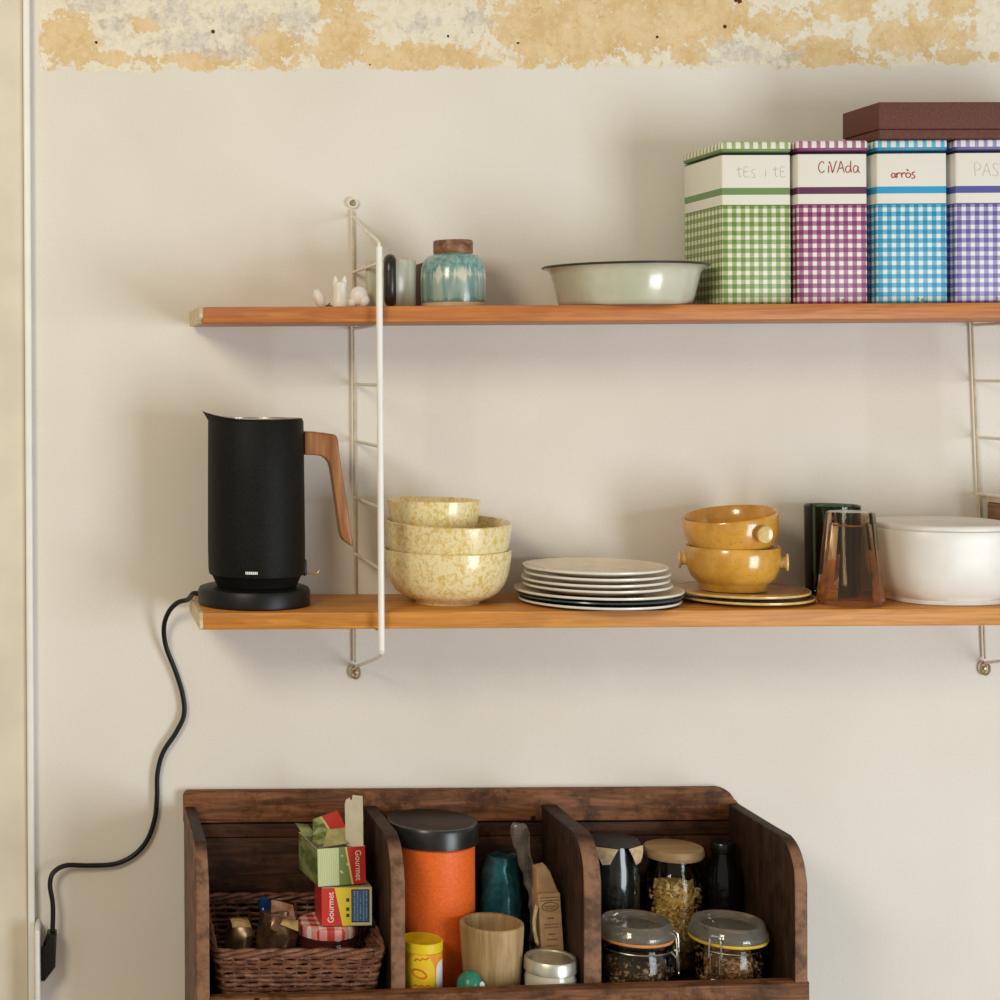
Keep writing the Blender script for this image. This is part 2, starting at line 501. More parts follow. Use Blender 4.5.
M_JAR = glassy('clear_glass', (0.94, 0.94, 0.91), 0.95, 0.02, 1.30)
M_LID = glassy('clear_glass_lid', (0.88, 0.86, 0.80), 0.95, 0.08, 1.6, 0.11)  # pale haze paints in the bright reflection on the lids
M_JARD = glassy('dusky_glass', (0.62, 0.62, 0.60), 0.8)
M_SMOKE = glassy('smoked_amber_glass', (0.93, 0.83, 0.70), 1.0, 0.03)
M_GREENG = glassy('dark_green_glass', (0.36, 0.47, 0.38), 0.8, 0.04)
M_FILM = glassy('crinkled_clear_film', (0.86, 0.87, 0.86), 0.9, 0.28, 1.75, 0.10)

# ---------------------------------------------------------------- the setting
bm = NB(); box(bm, -1.6, 3.2, 0.0, 0.12, -0.0, 2.9)
tag(obj('wall_back', bm, M_WALL, smooth=0), kind='structure')
xl = wx(25); xe = wx(32)
bm = NB(); box(bm, -0.62, xl - 0.0003, -0.012, -0.0005, 0.001, 2.9, 0.002)
tag(obj('trim_1', bm, M_CASING), 'cream painted casing board at the left edge', kind='structure')
bm = NB(); box(bm, xl, xe, -0.018, -0.0005, 0.001, 2.9, 0.003, 3)
tag(obj('trim_2', bm, M_WHITE), 'narrow white bead along the casing board', kind='structure')
bm = NB(); box(bm, -1.6, 3.2, -4.2, 0.12, -0.06, 0.0)
tag(obj('floor', bm, wood('oak_floor', (0.25, 0.14, 0.07), (0.42, 0.26, 0.14), 'x', 4), smooth=0), kind='structure')

# ---------------------------------------------------------------- shelves and ladders
ZU, ZL = 1.585, 1.195           # top faces of the two boards
YF, YB = -0.190, -0.012
def shelf(zt, th, mat, label, x0, x1, chamfer):
    t = thing('wall_shelf', label, 'shelf', (x0, (YF + YB) / 2, zt - th))
    hy = (YB - YF) / 2
    bm = NB(); box(bm, 0.004, x1 - x0, -hy, hy, 0, th, 0.0022, 2)
    obj('board', bm, mat, t)
    bm = NB()
    b = 0.008 if chamfer else 0.002
    prism(bm, [(-hy, b), (-hy + b, 0.0), (hy - b, 0.0), (hy, b), (hy, th - 0.002), (hy - 0.002, th), (-hy + 0.002, th), (-hy, th - 0.002)], 0.0, 0.0045, 'yz')
    e = obj('end_face', bm, M_END, t); e['label'] = 'pale sawn end grain of the board'
    return t
shelf(ZU, 0.0205, M_SHELF_T, 'upper wooden wall shelf carrying the checked tins and the enamel basin', 0.172, 1.33, True)
shelf(ZL, 0.0220, M_SHELF_B, 'lower wooden wall shelf carrying the black kettle, bowls and plates', 0.170, 1.34, False)

def ladder(X, label, tilt=0.0, skip=()):
    t = thing('shelf_ladder', label, 'shelf bracket', (X, 0, 1.41), (0, tilt, 0), 'wire ladders holding the shelves')
    z0 = 1.41
    yr, yf = -0.006, -0.203
    bm = NB(); tube(bm, [(0, yr, 1.100 - z0), (0, yr, 1.725 - z0)], 0.0017, 8)
    obj('rear_upright', bm, M_WIRE2, t)
    bm = NB()
    tube(bm, catmull([(0, yr, 1.716 - z0), (0, yr - 0.02, 1.711 - z0), (0, -0.10, 1.690 - z0), (0, yf + 0.012, 1.668 - z0), (0, yf, 1.658 - z0), (0, yf, 1.63 - z0)], 4), 0.0022, 8)
    obj('top_brace', bm, M_WIRE, t)
    bm = NB(); tube(bm, [(0, yf, 1.145 - z0), (0, yf, 1.660 - z0)], 0.0041, 12)
    obj('front_upright', bm, M_WHITE, t)
    bm = NB()
    tube(bm, catmull([(0, yf, 1.150 - z0), (0, yf + 0.005, 1.141 - z0), (0, -0.11, 1.118 - z0), (0, yr, 1.094 - z0)], 4), 0.0022, 8)
    obj('bottom_brace', bm, M_WIRE, t)
    for k, z in enumerate((1.639, 1.5610, 1.484, 1.406, 1.328, 1.250, 1.1700)):
        if k in skip: continue
        bm = NB(); tube(bm, [(0, yr, z - z0), (0, yf, z - z0)], 0.0021, 8)
        obj('rung', bm, M_WIRE, t)
    for z in (1.735, 1.086):
        bm = NB()
        n = 18
        tube(bm, [(0.0062 * math.cos(2 * math.pi * i / n), yr + 0.001, z - z0 + (0.0085 if z < 1.3 else 0.006) * math.sin(2 * math.pi * i / n)) for i in range(n)], 0.0016, 6, closed=True)
        e = obj('mounting_eye', bm, M_BRASS if z < 1.3 else M_WIRE, t)
        bm = NB(); lathe(bm, [(0, 0.004), (0.0022, 0.0035), (0.0034, 0.001), (0.0034, 0)], 12)
        obj('screw_head', bm, M_BRASS, e, (0.0005, yr + 0.0045, z - z0 - 0.0005), (R(90), 0, 0))
    return t
XLAD = at(354, 380, -0.006).x
ladder(XLAD, 'wire shelf ladder on the left, next to the black kettle')
XLR = at(976.5, 445, -0.006).x
ladder(XLR, 'wire shelf ladder at the right edge, behind the white casserole', R(-1.9))

# ---------------------------------------------------------------- kettle
KY = -0.108
kx = at(254, 590, KY).x
kb = thing('kettle_base', 'black round kettle base with a cord hanging down to the wall socket', 'kettle base', (kx, KY, ZL))
bm = NB(); lathe(bm, [(0, 0), (0.071, 0), (0.0735, 0.002), (0.0740, 0.018), (0.072, 0.0225), (0.068, 0.024), (0, 0.024)], 64)
obj('base_plate', bm, M_PLASTIC, kb)
pts_px = [(196, 596, -0.075), (188, 597, -0.06), (178, 600, -0.045), (169, 609, -0.03), (164, 624, -0.02), (166, 644, -0.013), (176, 670, -0.009), (182.6, 692, -0.008),
          (184, 712, -0.008), (176, 730, -0.008), (163, 750, -0.008), (157.5, 771, -0.008), (157, 793, -0.008), (155, 815, -0.008), (147.5, 837, -0.008),
          (134, 852.5, -0.008), (114.5, 861.5, -0.009), (88, 863, -0.012), (66, 863, -0.017), (53.5, 870, -0.022), (50, 882, -0.026), (52.5, 899, -0.027), (53, 912, -0.027), (52.3, 934, -0.027)]
org = Vector((kx, KY, ZL))
W = [at(*p) for p in pts_px]
W[0] = Vector((kx - 0.069, -0.09, ZL + 0.011))
W.insert(1, Vector((kx - 0.0785, -0.083, ZL + 0.011)))
bm = NB(); tube(bm, [p - org for p in catmull(W, 6)], 0.0034, 10)
cord = obj('power_cord', bm, M_PLASTIC, kb)
pl = [(47.5, 929), (56.8, 929), (55.4, 962), (45, 976), (41, 976), (41, 947), (45.5, 945)]
bm = NB()
pp = [at(a, b, -0.027) - org for a, b in pl]
prism(bm, [(p.x, p.z) for p in pp], -0.027 - 0.013 - KY, -0.027 + 0.013 - KY, 'xz', 0.003, 3)
obj('plug', bm, M_PLASTIC, cord)

so = at(33, 922, -0.03); se = at(40.6, 922, -0.03)
t = thing('wall_socket', 'white surface socket box beside the casing, holding the black plug', 'wall socket', (xe + 0.0003, 0, 0.60))
bm = NB(); box(bm, 0, se.x - xe - 0.0008, -0.056, -0.0008, 0.0, so.z - 0.60, 0.004, 3)
obj('socket_body', bm, M_WHITE, t)

k = thing('electric_kettle', 'matte black electric kettle with a wooden handle at the left end of the shelf', 'kettle', (kx + 0.0035, KY, ZL + 0.0242))
HK = 1.4385 - ZL - 0.0242
KR = 0.0635
prof = [(0, 0.0), (0.052, 0.0), (0.054, 0.004), (0.0585, 0.014), (0.0625, 0.0165), (0.0635, 0.022), (0.0640, 0.06), (KR, 0.14), (0.0628, HK - 0.002), (0.0618, HK),
        (0.0605, HK - 0.001), (0.0605, HK - 0.012), (0, HK - 0.014)]
bm = NB(); lathe(bm, prof, 72)
body = obj('body', bm, M_BLACK, k)
# steel collar whose lip rises into the pouring spout on the left
bm = NB()
n = 72; ro = []; ri = []; lo = []
for i in range(n):
    a = 2 * math.pi * i / n
    d = abs((a - math.pi + math.pi) % (2 * math.pi) - math.pi)      # angle from the spout side
    d = abs(math.atan2(math.sin(a - math.pi), math.cos(a - math.pi)))
    w = max(0.0, 1 - d / 0.62) ** 1.6
    up = 0.0022 + 0.0100 * max(0.0, 1 - d / 1.3) ** 1.5
    rr = 0.0615 + 0.0090 * w
    ro.append(bm.verts.new((rr * math.cos(a), rr * math.sin(a), HK + up)))
    ri.append(bm.verts.new(((rr - 0.0016) * math.cos(a), (rr - 0.0016) * math.sin(a), HK + up)))
    lo.append((bm.verts.new((0.0612 * math.cos(a), 0.0612 * math.sin(a), HK - 0.003)), bm.verts.new((0.0596 * math.cos(a), 0.0596 * math.sin(a), HK - 0.006))))
for i in range(n):
    j = (i + 1) % n
    bm.faces.new((ro[i], ro[j], ri[j], ri[i])); bm.faces.new((lo[i][0], lo[j][0], ro[j], ro[i])); bm.faces.new((ri[i], ri[j], lo[j][1], lo[i][1]))
    bm.faces.new((lo[i][1], lo[j][1], lo[j][0], lo[i][0]))
e = obj('spout', bm, [M_STEEL, M_BLACK], k)
for q in e.data.polygons:
    q.material_index = 1 if (q.normal.x * q.center.x + q.normal.y * q.center.y) > 0.02 and abs(q.normal.z) < 0.8 else 0
e = e; e['label'] = 'steel rim drawn out into a pouring lip'
bm = NB(); lathe(bm, [(0, HK + 0.001), (0.04, HK + 0.0008), (0.056, HK), (0.058, HK - 0.004), (0, HK - 0.004)], 48)
obj('lid', bm, M_STEEL, k)
hp = [(303.2, 428.8), (312, 429), (324, 430.3), (333, 431.6), (335.6, 433), (337.4, 437.5), (338.2, 447.5), (345, 493), (350.5, 529), (352.7, 541.6), (351.6, 543.6), (347.6, 541.4),
      (342.5, 537.5), (340, 534), (338, 525), (333.3, 491), (329.5, 466), (328, 460.5), (325, 456.2), (321, 453.6), (315, 452.4), (303.2, 452)]
org = Vector((kx + 0.0035, KY, ZL + 0.0242))
pp = [at(a, b, KY) - org for a, b in hp]
bm = NB(); soft_prism(bm, [(p.x, p.z) for p in pp], 0.0105, 0.0042)
e = obj('handle', bm, M_WALNUT, k, smooth=0.9); e['label'] = 'brown wooden handle'
lp = [at(306, 570.3, KY) - org, at(315, 570.8, KY) - org, at(317.8, 570, KY) - org, at(318.4, 567.5, KY) - org]
bm = NB(); tube(bm, catmull(lp, 5), 0.0016, 8)
obj('switch_lever', bm, M_BRASS, k)
bm = NB(); box(bm, 0.0595, 0.0660, -0.008, 0.008, 0.013, 0.035, 0.003, 2)
obj('switch_housing', bm, M_PLASTIC, k)
# maker's plate: small pale lettering block following the curve of the body
bm = NB()
pc = at(251.7, 570.8, KY - KR) - org
a0 = math.asin(max(-1, min(1, pc.x / KR)))
nn = 12; hw = 0.0078 / KR
rows = []
for i in range(nn + 1):
    a = a0 - hw + 2 * hw * i / nn
    rows.append([bm.verts.new((rr * math.sin(a), -rr * math.cos(a), zz)) for rr in (0.0636, 0.06465) for zz in (pc.z - 0.0017, pc.z + 0.0017)])
for a, b in zip(rows, rows[1:]):
    for q in ((0, 1), (1, 3), (3, 2), (2, 0)):
        bm.faces.new((a[q[0]], a[q[1]], b[q[1]], b[q[0]]))
bm.faces.new([rows[0][i] for i in (0, 1, 3, 2)]); bm.faces.new([rows[-1][i] for i in (0, 1, 3, 2)])
Mp = Mat('pale_lettering', (0.7, 0.7, 0.68), 0.4)
xq = Mp.xyz()[0]
Mp.color(Mp.mix(((xq + 1) / 0.0026 + 0.2).frac().lt(0.30), (0.78, 0.78, 0.75), (0.34, 0.34, 0.33)))
e = obj('maker_plate', bm, Mp.m, k); e['label'] = 'tiny pale maker lettering'

# ---------------------------------------------------------------- lower shelf crockery
G = 'stacked speckled bowls'
by = -0.100; bx = at(447, 560, by).x
def bowl(name, prof, t, loc, rot, label, mat, group, n=64):
    """closed wall thickness from an outer profile"""
    inner = [(max(r - t, 0.0), z + t * 0.7) for r, z in prof[1:-1]]
    rim = prof[-1]
    full = [(0, prof[0][1])] + prof + [(rim[0] - t * 0.5, rim[1] + t * 0.35), (rim[0] - t, rim[1] - t * 0.2)] + [p for p in inner[::-1]]
    full.append((0, full[-1][1]))
    bm = NB(); lathe(bm, full, n)
    o = obj(name, bm, mat, None, loc, rot, smooth=1.0)
    return tag(o, label, 'bowl', group)
p1 = [(0.042, 0), (0.043, 0.0035), (0.056, 0.0080), (0.067, 0.0155), (0.0745, 0.026), (0.0795, 0.039), (0.0825, 0.056), (0.0835, 0.0695)]
bowl('mixing_bowl', p1, 0.0035, (bx, by, ZL), (0, 0, 0.3), 'large ochre speckled bowl at the bottom of its stack on the shelf', M_SPECK, G)
p2 = [(0.046, 0), (0.060, 0.010), (0.0695, 0.020), (0.0770, 0.034), (0.0805, 0.050), (0.0830, 0.073)]
bowl('mixing_bowl', p2, 0.0035, (bx - 0.0005, by, ZL + 0.0345), (0, R(-2.5), 2.0), 'ochre speckled bowl in the middle of the three bowl stack', M_SPECK, G)
p3 = [(0.033, 0), (0.044, 0.008), (0.0525, 0.020), (0.057, 0.034), (0.060, 0.050), (0.0612, 0.060)]
bowl('mixing_bowl', p3, 0.003, (bx - 0.0175, by, ZL + 0.0755), (0, R(1.0), 0.7), 'small ochre speckled bowl on top of the three bowl stack', M_SPECK, G)

def plate(name, r, mat, loc, label, group, rise=0.011, cat='plate', thick=0.0034, dx=0.0, rim=None):
    pr = [(0, 0), (r * 0.60, 0), (r * 0.64, 0.0008), (r * 0.90, rise * 0.72), (r * 0.985, rise - 0.001), (r, rise), (r * 0.995, rise + 0.0016), (r * 0.975, rise + 0.0016),
          (r * 0.90, rise * 0.72 + thick * 0.75), (r * 0.66, thick), (r * 0.55, thick * 0.75), (0, thick * 0.75)]
    if rim is None:
        bm = NB(); lathe(bm, pr, 72)
        return tag(obj(name, bm, mat, None, loc, smooth=1.0), label, cat, group)
    t = thing(name, label, cat, loc, group=group)
    bm = NB(); lathe(bm, [q for q in pr if q[0] <= r * 0.981], 72)
    obj('dish', bm, mat, t, smooth=1.0)
    bm = NB()
    lathe(bm, [(r * 0.972, rise - 0.0016), (r * 0.99, rise - 0.0012), (r, rise), (r * 0.996, rise + 0.0018), (r * 0.975, rise + 0.0019), (r * 0.972, rise - 0.0016)], 72)
    e = obj('rim', bm, rim, t, smooth=1.0)
    return t
py_ = -0.113
pxc = at(598, 590, py_).x
G = 'stacked plates'
z = ZL
plate('dinner_plate', 0.104, M_TEALP, (pxc + 0.001, py_, z + 0.0003), 'dark plate with a pale rim, lowest of the plate stack on the shelf', G, 0.0045, rim=M_RIMW)
plate('dinner_plate', 0.1055, M_TEALP, (pxc + 0.002, py_ + 0.001, z + 0.0050), 'dark teal plate second from the bottom of the plate stack', G, 0.0060)
plate('dinner_plate', 0.108, M_CREAM2, (pxc, py_, z + 0.0100), 'wide cream plate under the four small plates of the stack', G, 0.0075, rim=M_RIMW)
names = ['small cream plate lowest of the four, directly on the wide plate', 'small cream plate third from the top of the plate stack',
         'small cream plate second from the top of the plate stack', 'small cream plate on top of the plate stack, its empty face showing']
for i in range(4):
    plate('side_plate', 0.0955 - 0.001 * i, M_CREAM, (pxc - 0.003 + (0.0015, -0.001, 0.0012, -0.001)[i], py_, z + 0.0150 + i * 0.0073 + (0, 0, 0.0006, 0.0012)[i]),
          names[i], G, 0.0098, rim=M_RIMW)

sy_ = -0.102
G = 'honey glazed saucers'
plate('saucer', 0.0868, M_SAUCER, (at(745, 600, sy_).x, sy_, ZL + 0.0003), 'honey brown saucer at the bottom, flat on the shelf board', G, 0.0055, 'saucer', rim=M_AMBERL, thick=0.0046)
plate('saucer', 0.0868, M_SAUCER, (at(741, 596, sy_).x, sy_ + 0.001, ZL + 0.0072), 'honey brown saucer directly under the lugged soup cups', G, 0.0065, 'saucer', rim=M_AMBERL, thick=0.0075)
def cup(loc, rot, label):
    t = thing('soup_cup', label, 'cup', loc, rot, 'honey glazed soup cups')
    bm = NB()
    lathe(bm, [(0, 0.001), (0.041, 0.001), (0.0425, 0), (0.0435, 0.001), (0.0430, 0.0075), (0.0465, 0.0105), (0.0535, 0.018), (0.0580, 0.028), (0.0598, 0.038), (0.0602, 0.0555),
               (0.0592, 0.0575), (0.0578, 0.0565), (0.0570, 0.038), (0.0550, 0.029), (0.0505, 0.020), (0.042, 0.0125), (0, 0.011)], 64)
    obj('body', bm, M_AMBER, t, smooth=1.0)
    for s in (-1, 1):
        bm = NB()
        lathe(bm, [(0, -0.004), (0.0078, -0.004), (0.0070, 0.002), (0.0080, 0.0042), (0.0112, 0.0050), (0.0118, 0.0066), (0.0108, 0.0080), (0.0084, 0.0075), (0.0064, 0.0068), (0.003, 0.0072), (0, 0.0074)], 28)
        h = obj('lug_handle', bm, M_AMBERL, t, (s * 0.0602, 0, 0.0375), (0, s * R(90), 0), smooth=1.0)
    return t
cx_ = at(733, 570, sy_).x
cup((cx_, sy_, ZL + 0.0152), (0, 0, R(-21)), 'lower honey glazed soup cup resting on the saucers')
cup((cx_ + 0.001, sy_ - 0.001, ZL + 0.0588), tuple((Matrix.Rotation(R(4.5), 3, 'X') @ Matrix.Rotation(R(-7.5), 3, 'Y') @ Matrix.Rotation(R(-73), 3, 'Z')).to_euler()), 'tilted upper soup cup with a round lug facing front')

# tumblers
gy = -0.146; gx = at(850.5, 590, gy).x
bm = NB()
rb, rt, hg = 0.0415, 0.0290, 0.1205
lathe(bm, [(rb - 0.003, 0.0), (rb, 0.0006), (rb * 0.98, 0.01), (rt + 0.0015, hg - 0.006), (rt, hg - 0.001), (rt - 0.002, hg), (0, hg - 0.0004)], 10, ang=R(18))
lathe(bm, [(rb - 0.003, 0.0), (rb - 0.0045, 0.004), (rt - 0.004, hg - 0.016), (rt - 0.008, hg - 0.0185), (0, hg - 0.018)], 10, ang=R(18))
o = obj('tumbler', bm, M_SMOKE, None, (gx, gy, ZL + 0.0004), smooth=0.35)
tag(o, 'smoky amber glass tumbler turned upside down in front of the dark green one', 'glass', 'glass tumblers')
g2y = -0.050; g2x = at(832.5, 560, g2y).x
bm = NB()
lathe(bm, [(0, 0), (0.033, 0), (0.0345, 0.002), (0.0358, hg * 1.005), (0.0345, hg * 1.01), (0.0322, hg * 0.995), (0.031, 0.012), (0, 0.010)], 40)
o = obj('tumbler', bm, M_GREENG, None, (g2x, g2y, ZL + 0.0004), smooth=0.6)
tag(o, 'dark green glass tumbler behind the smoky amber one', 'glass', 'glass tumblers')

# casserole with lid
ccx, ccy = 1.1612, -0.102
t = thing('casserole_dish', 'white round edged casserole dish with lid, right end of the lower shelf', 'casserole dish', (ccx, ccy, ZL))
bm = NB()
lathe(bm, [(0, 0.002), (0.064, 0.002), (0.066, 0), (0.068, 0.001), (0.0675, 0.006), (0.0735, 0.012), (0.0800, 0.022), (0.0855, 0.038), (0.0890, 0.060), (0.0905, 0.082), (0.0910, 0.0945), (0.0903, 0.0965), (0.0880, 0.0965),
           (0.0870, 0.090), (0.0845, 0.05), (0.075, 0.02), (0.05, 0.010), (0, 0.009)], 72, ex=2.7)
obj('dish', bm, M_PORC, t, smooth=0.9)
bm = NB()
lathe(bm, [(0, 0.0935), (0.0845, 0.0935), (0.0852, 0.0985), (0.0845, 0.1020), (0.0815, 0.1040), (0.0760, 0.1042), (0.0735, 0.1020), (0.03, 0.1015), (0, 0.1015)], 72, ex=2.7)
obj('lid', bm, M_PORC, t, smooth=0.9)

# brown box at the right edge
t = thing('wooden_box', 'small brown box with pale top edge, behind the white casserole at the right edge', 'box', (1.269, 0, ZL))
bm = NB(); box(bm, 0, 0.09, -0.115, -0.014, 0, 0.122, 0.002)
obj('body', bm, wood('box_wood', (0.16, 0.075, 0.04), (0.34, 0.18, 0.10), 'y', 8), t)
bm = NB(); box(bm, -0.001, 0.091, -0.116, -0.013, 0.1222, 0.130, 0.002)
obj('lid', bm, M_CREAM2, t)

# ---------------------------------------------------------------- upper shelf
def blob(bm, c, r, seg=20, m=None):
    res = bmesh.ops.create_uvsphere(bm, u_segments=seg, v_segments=seg // 2 + 2, radius=1.0)
    mm = Matrix.Translation(c) @ (m or Matrix.Identity(4)) @ Matrix.Diagonal((*r, 1))
    bmesh.ops.transform(bm, matrix=mm, verts=res['verts'])
    return res['verts']
fy = -0.125
p = at(319, 304, fy)
bm = NB(); blob(bm, Vector((0, 0, 0.0125)), (0.0074, 0.0085, 0.0125))
for v in bm.verts: v.co.x -= (v.co.z - 0.0) * 0.30
o = obj('egg', bm, M_PORC, None, (p.x + 0.004, fy, ZU)); tag(o, 'white egg leaning at the left of the small figurines', 'egg')
p = at(340, 304, fy)
t = thing('rabbit_figurine', 'small white upright figurine with two pointed ears on the upper shelf', 'figurine', (p.x, fy, ZU))
bm = NB(); lathe(bm, [(0, 0), (0.0095, 0), (0.0102, 0.002), (0.0098, 0.010), (0.0088, 0.017), (0.0086, 0.024), (0.0092, 0.029), (0.0088, 0.033), (0.005, 0.0352), (0, 0.0355)], 28)
obj('body', bm, M_PORC, t)
for s in (-1, 1):
    bm = NB(); tube(bm, catmull([(s * 0.0050, 0, 0.030), (s * 0.0058, 0, 0.036), (s * 0.0062, 0, 0.0425)], 4), lambda q: 0.0042 * (1 - q) ** 0.6 + 0.0006, 10)
    obj('ear', bm, M_PORC, t)
p = at(358.5, 304, fy)
t = thing('shell', 'round white shell beside the upright ladder wire', 'shell', (p.x, fy, ZU + 0.0011))
bm = NB()
blob(bm, Vector((0.0005, 0, 0.0145)), (0.0120, 0.011, 0.0128)); blob(bm, Vector((0.0065, -0.003, 0.0085)), (0.0075, 0.0075, 0.0085)); blob(bm, Vector((-0.0085, -0.002, 0.0058)), (0.0055, 0.006, 0.0058))
jitter(bm, 0.0008, 140)
obj('whorl', bm, M_PORC, t)
p = at(329.5, 304, fy)
bm = NB()
tube(bm, catmull([(-0.004, 0, 0.002), (-0.0015, 0.001, 0.0035), (0.0015, -0.001, 0.003), (0.0035, 0, 0.002)], 5), 0.0017, 8)
tube(bm, [(-0.001, 0, 0.002), (0.001, 0.0, 0.007)], 0.0011, 6)
o = obj('twig', bm, plain('dry_twig', (0.16, 0.07, 0.035), 0.7, 0.3, 200), None, (p.x - 0.0006, fy, ZU)); tag(o, 'tiny brown twig lying between the egg and the rabbit figurine', 'twig')

my = -0.092
p = at(391, 300, my)
t = thing('mug', 'pale grey green mug with a thick black handle behind the ladder wire', 'mug', (p.x, my, ZU))
Mm = Mat('celadon_enamel', (0.4, 0.42, 0.33), 0.3, coat=0.4)
Mm.color(Mm.mix(Mm.noise(60, 3, (1, 1, 0.15)).step(0.35, 0.65), (0.36, 0.37, 0.27), (0.56, 0.56, 0.45)))
bm = NB(); lathe(bm, [(0, 0), (0.0315, 0), (0.033, 0.002), (0.0333, 0.061), (0.0327, 0.0635), (0.031, 0.0635), (0.030, 0.058), (0.0295, 0.006), (0, 0.005)], 48)
obj('body', bm, Mm.m, t)
bm = NB()
hh = catmull([(0, 0.006, 0.061), (0, -0.012, 0.0625), (0, -0.020, 0.057), (0, -0.0215, 0.040), (0, -0.020, 0.022), (0, -0.013, 0.0105), (0, 0.006, 0.0095)], 6)
tube(bm, hh, 0.0080, 14)
obj('handle', bm, plain('black_bakelite', (0.018, 0.016, 0.014), 0.3, 0.3, 90), t, (0.0315 * math.sin(R(-12)), -0.0315 * math.cos(R(-12)), 0), (0, 0, R(-12)))
p = at(420, 300, -0.045)
bm = NB(); box(bm, -0.0022, 0.0022, -0.025, 0.020, 0, 0.0625, 0.0010)
o = obj('notebook', bm, plain('oxblood_cloth', (0.075, 0.013, 0.012), 0.6, 0.2, 200), None, (p.x, -0.045, ZU + 0.0002))
tag(o, 'thin dark red notebook standing between the mug and the teal pot', 'book')

ty = -0.105
p = at(453.3, 300, ty)
t = thing('ginger_jar', 'teal drip glazed ceramic pot with a brown lid on the upper shelf', 'pot', (p.x, ty, ZU))
bm = NB(); lathe(bm, [(0, 0.0008), (0.039, 0.0008), (0.0405, 0), (0.0412, 0.003), (0.0420, 0.010), (0.0425, 0.035), (0.0415, 0.052), (0.0385, 0.0625), (0.0330, 0.0685), (0.0270, 0.0705), (0.0255, 0.0715), (0, 0.0715)], 64)
obj('body', bm, M_TEALPOT, t, smooth=1.0)
bm = NB(); lathe(bm, [(0, 0.0716), (0.0252, 0.0716), (0.0258, 0.0735), (0.0258, 0.0870), (0.0250, 0.0895), (0.0235, 0.0890), (0.022, 0.0865), (0, 0.0865)], 48)
e = obj('lid', bm, wood('brown_copper_lid', (0.10, 0.036, 0.016), (0.34, 0.15, 0.075), 'x', 14, 0.35), t); e['label'] = 'brown lid'

ey = -0.125
p = at(625, 300, ey)
t = thing('enamel_basin', 'pale green enamel basin with a dark rim beside the green checked tin', 'basin', (p.x, ey, ZU + 0.0002))
Me = Mat('pale_green_enamel', (0.6, 0.6, 0.48), 0.18, coat=0.5)
Me.color(Me.mix(Me.noise(14, 4).step(0.35, 0.7), (0.50, 0.52, 0.40), (0.64, 0.64, 0.53)))
bm = NB(); lathe(bm, [(0, 0), (0.080, 0), (0.084, 0.002), (0.087, 0.007), (0.0925, 0.030), (0.0955, 0.042), (0.0985, 0.0475), (0.1035, 0.0500), (0.1055, 0.0510), (0.1050, 0.0522), (0.1020, 0.0520), (0.0965, 0.0495),
                    (0.0935, 0.044), (0.0905, 0.030), (0.084, 0.006), (0.079, 0.003), (0, 0.003)], 72)
bmesh.ops.scale(bm, vec=(0.985, 0.985, 1.0), verts=bm.verts[:])
obj('basin', bm, Me.m, t, smooth=0.9)
bm = NB(); n = 64
tube(bm, [(0.1040 * math.cos(2 * math.pi * i / n), 0.1040 * math.sin(2 * math.pi * i / n), 0.0520) for i in range(n)], 0.0016, 8, closed=True)
e = obj('rim', bm, plain('dark_enamel_rim', (0.03, 0.032, 0.028), 0.3, 0.1, 60), t); e['label'] = 'dark rolled rim'

# ---- checked storage tins
def glyph(ch):
    """handwritten capitals and small letters as polylines in a unit box (y up)"""
    o = [(0.5 + 0.45 * math.cos(a), 0.42 + 0.42 * math.sin(a)) for a in [i * math.pi / 5 for i in range(11)]]
    G_ = {'C': [[(0.85, 0.85), (0.6, 1.0), (0.25, 0.8), (0.12, 0.45), (0.3, 0.1), (0.65, 0.02), (0.92, 0.18)]],
          'i': [[(0.45, 0.62), (0.42, 0.0)], [(0.5, 0.85), (0.52, 0.93)]],
          'V': [[(0.0, 1.0), (0.25, 0.5), (0.4, 0.0), (0.7, 0.55), (0.95, 1.05)]],
          'A': [[(0.0, 0.0), (0.3, 0.55), (0.5, 1.0), (0.75, 0.5), (0.95, 0.0)], [(0.2, 0.38), (0.85, 0.42)]],
          'd': [[(0.75, 0.5), (0.4, 0.6), (0.1, 0.35), (0.25, 0.03), (0.6, 0.08), (0.78, 0.4)], [(0.82, 1.05), (0.78, 0.4), (0.9, 0.0)]],
          'a': [[(0.75, 0.5), (0.4, 0.62), (0.1, 0.35), (0.25, 0.03), (0.6, 0.08), (0.78, 0.5)], [(0.78, 0.55), (0.78, 0.12), (1.0, 0.0)]],
          'o': [[(0.5 + 0.42 * math.cos(a), 0.32 + 0.32 * math.sin(a)) for a in [i * math.pi / 5 for i in range(11)]]],
          'r': [[(0.15, 0.62), (0.25, 0.0)], [(0.22, 0.4), (0.5, 0.65), (0.85, 0.6)]],
          's': [[(0.8, 0.75), (0.45, 0.7), (0.35, 0.45), (0.7, 0.25), (0.75, -0.05), (0.2, -0.12)]],
          't': [[(0.35, 1.0), (0.4, 0.1), (0.7, 0.0)], [(0.0, 0.72), (0.8, 0.8)]],
          'e': [[(0.15, 0.32), (0.8, 0.4), (0.6, 0.65), (0.25, 0.5), (0.2, 0.1), (0.8, 0.05)]],
          'E': [[(0.8, 1.0), (0.2, 0.95), (0.2, 0.0), (0.85, 0.02)], [(0.2, 0.5), (0.7, 0.53)]],
          'P': [[(0.2, 0.0), (0.15, 1.0), (0.6, 1.02), (0.85, 0.78), (0.6, 0.5), (0.2, 0.48)]],
          'S': [[(0.85, 0.88), (0.5, 1.02), (0.2, 0.78), (0.5, 0.52), (0.8, 0.25), (0.5, 0.0), (0.1, 0.12)]],
          'T': [[(0.0, 1.0), (1.0, 0.98)], [(0.5, 1.0), (0.48, 0.0)]],
          '`': [[(0.25, 1.15), (0.5, 0.9)]], ' ': []}
    return G_[ch]
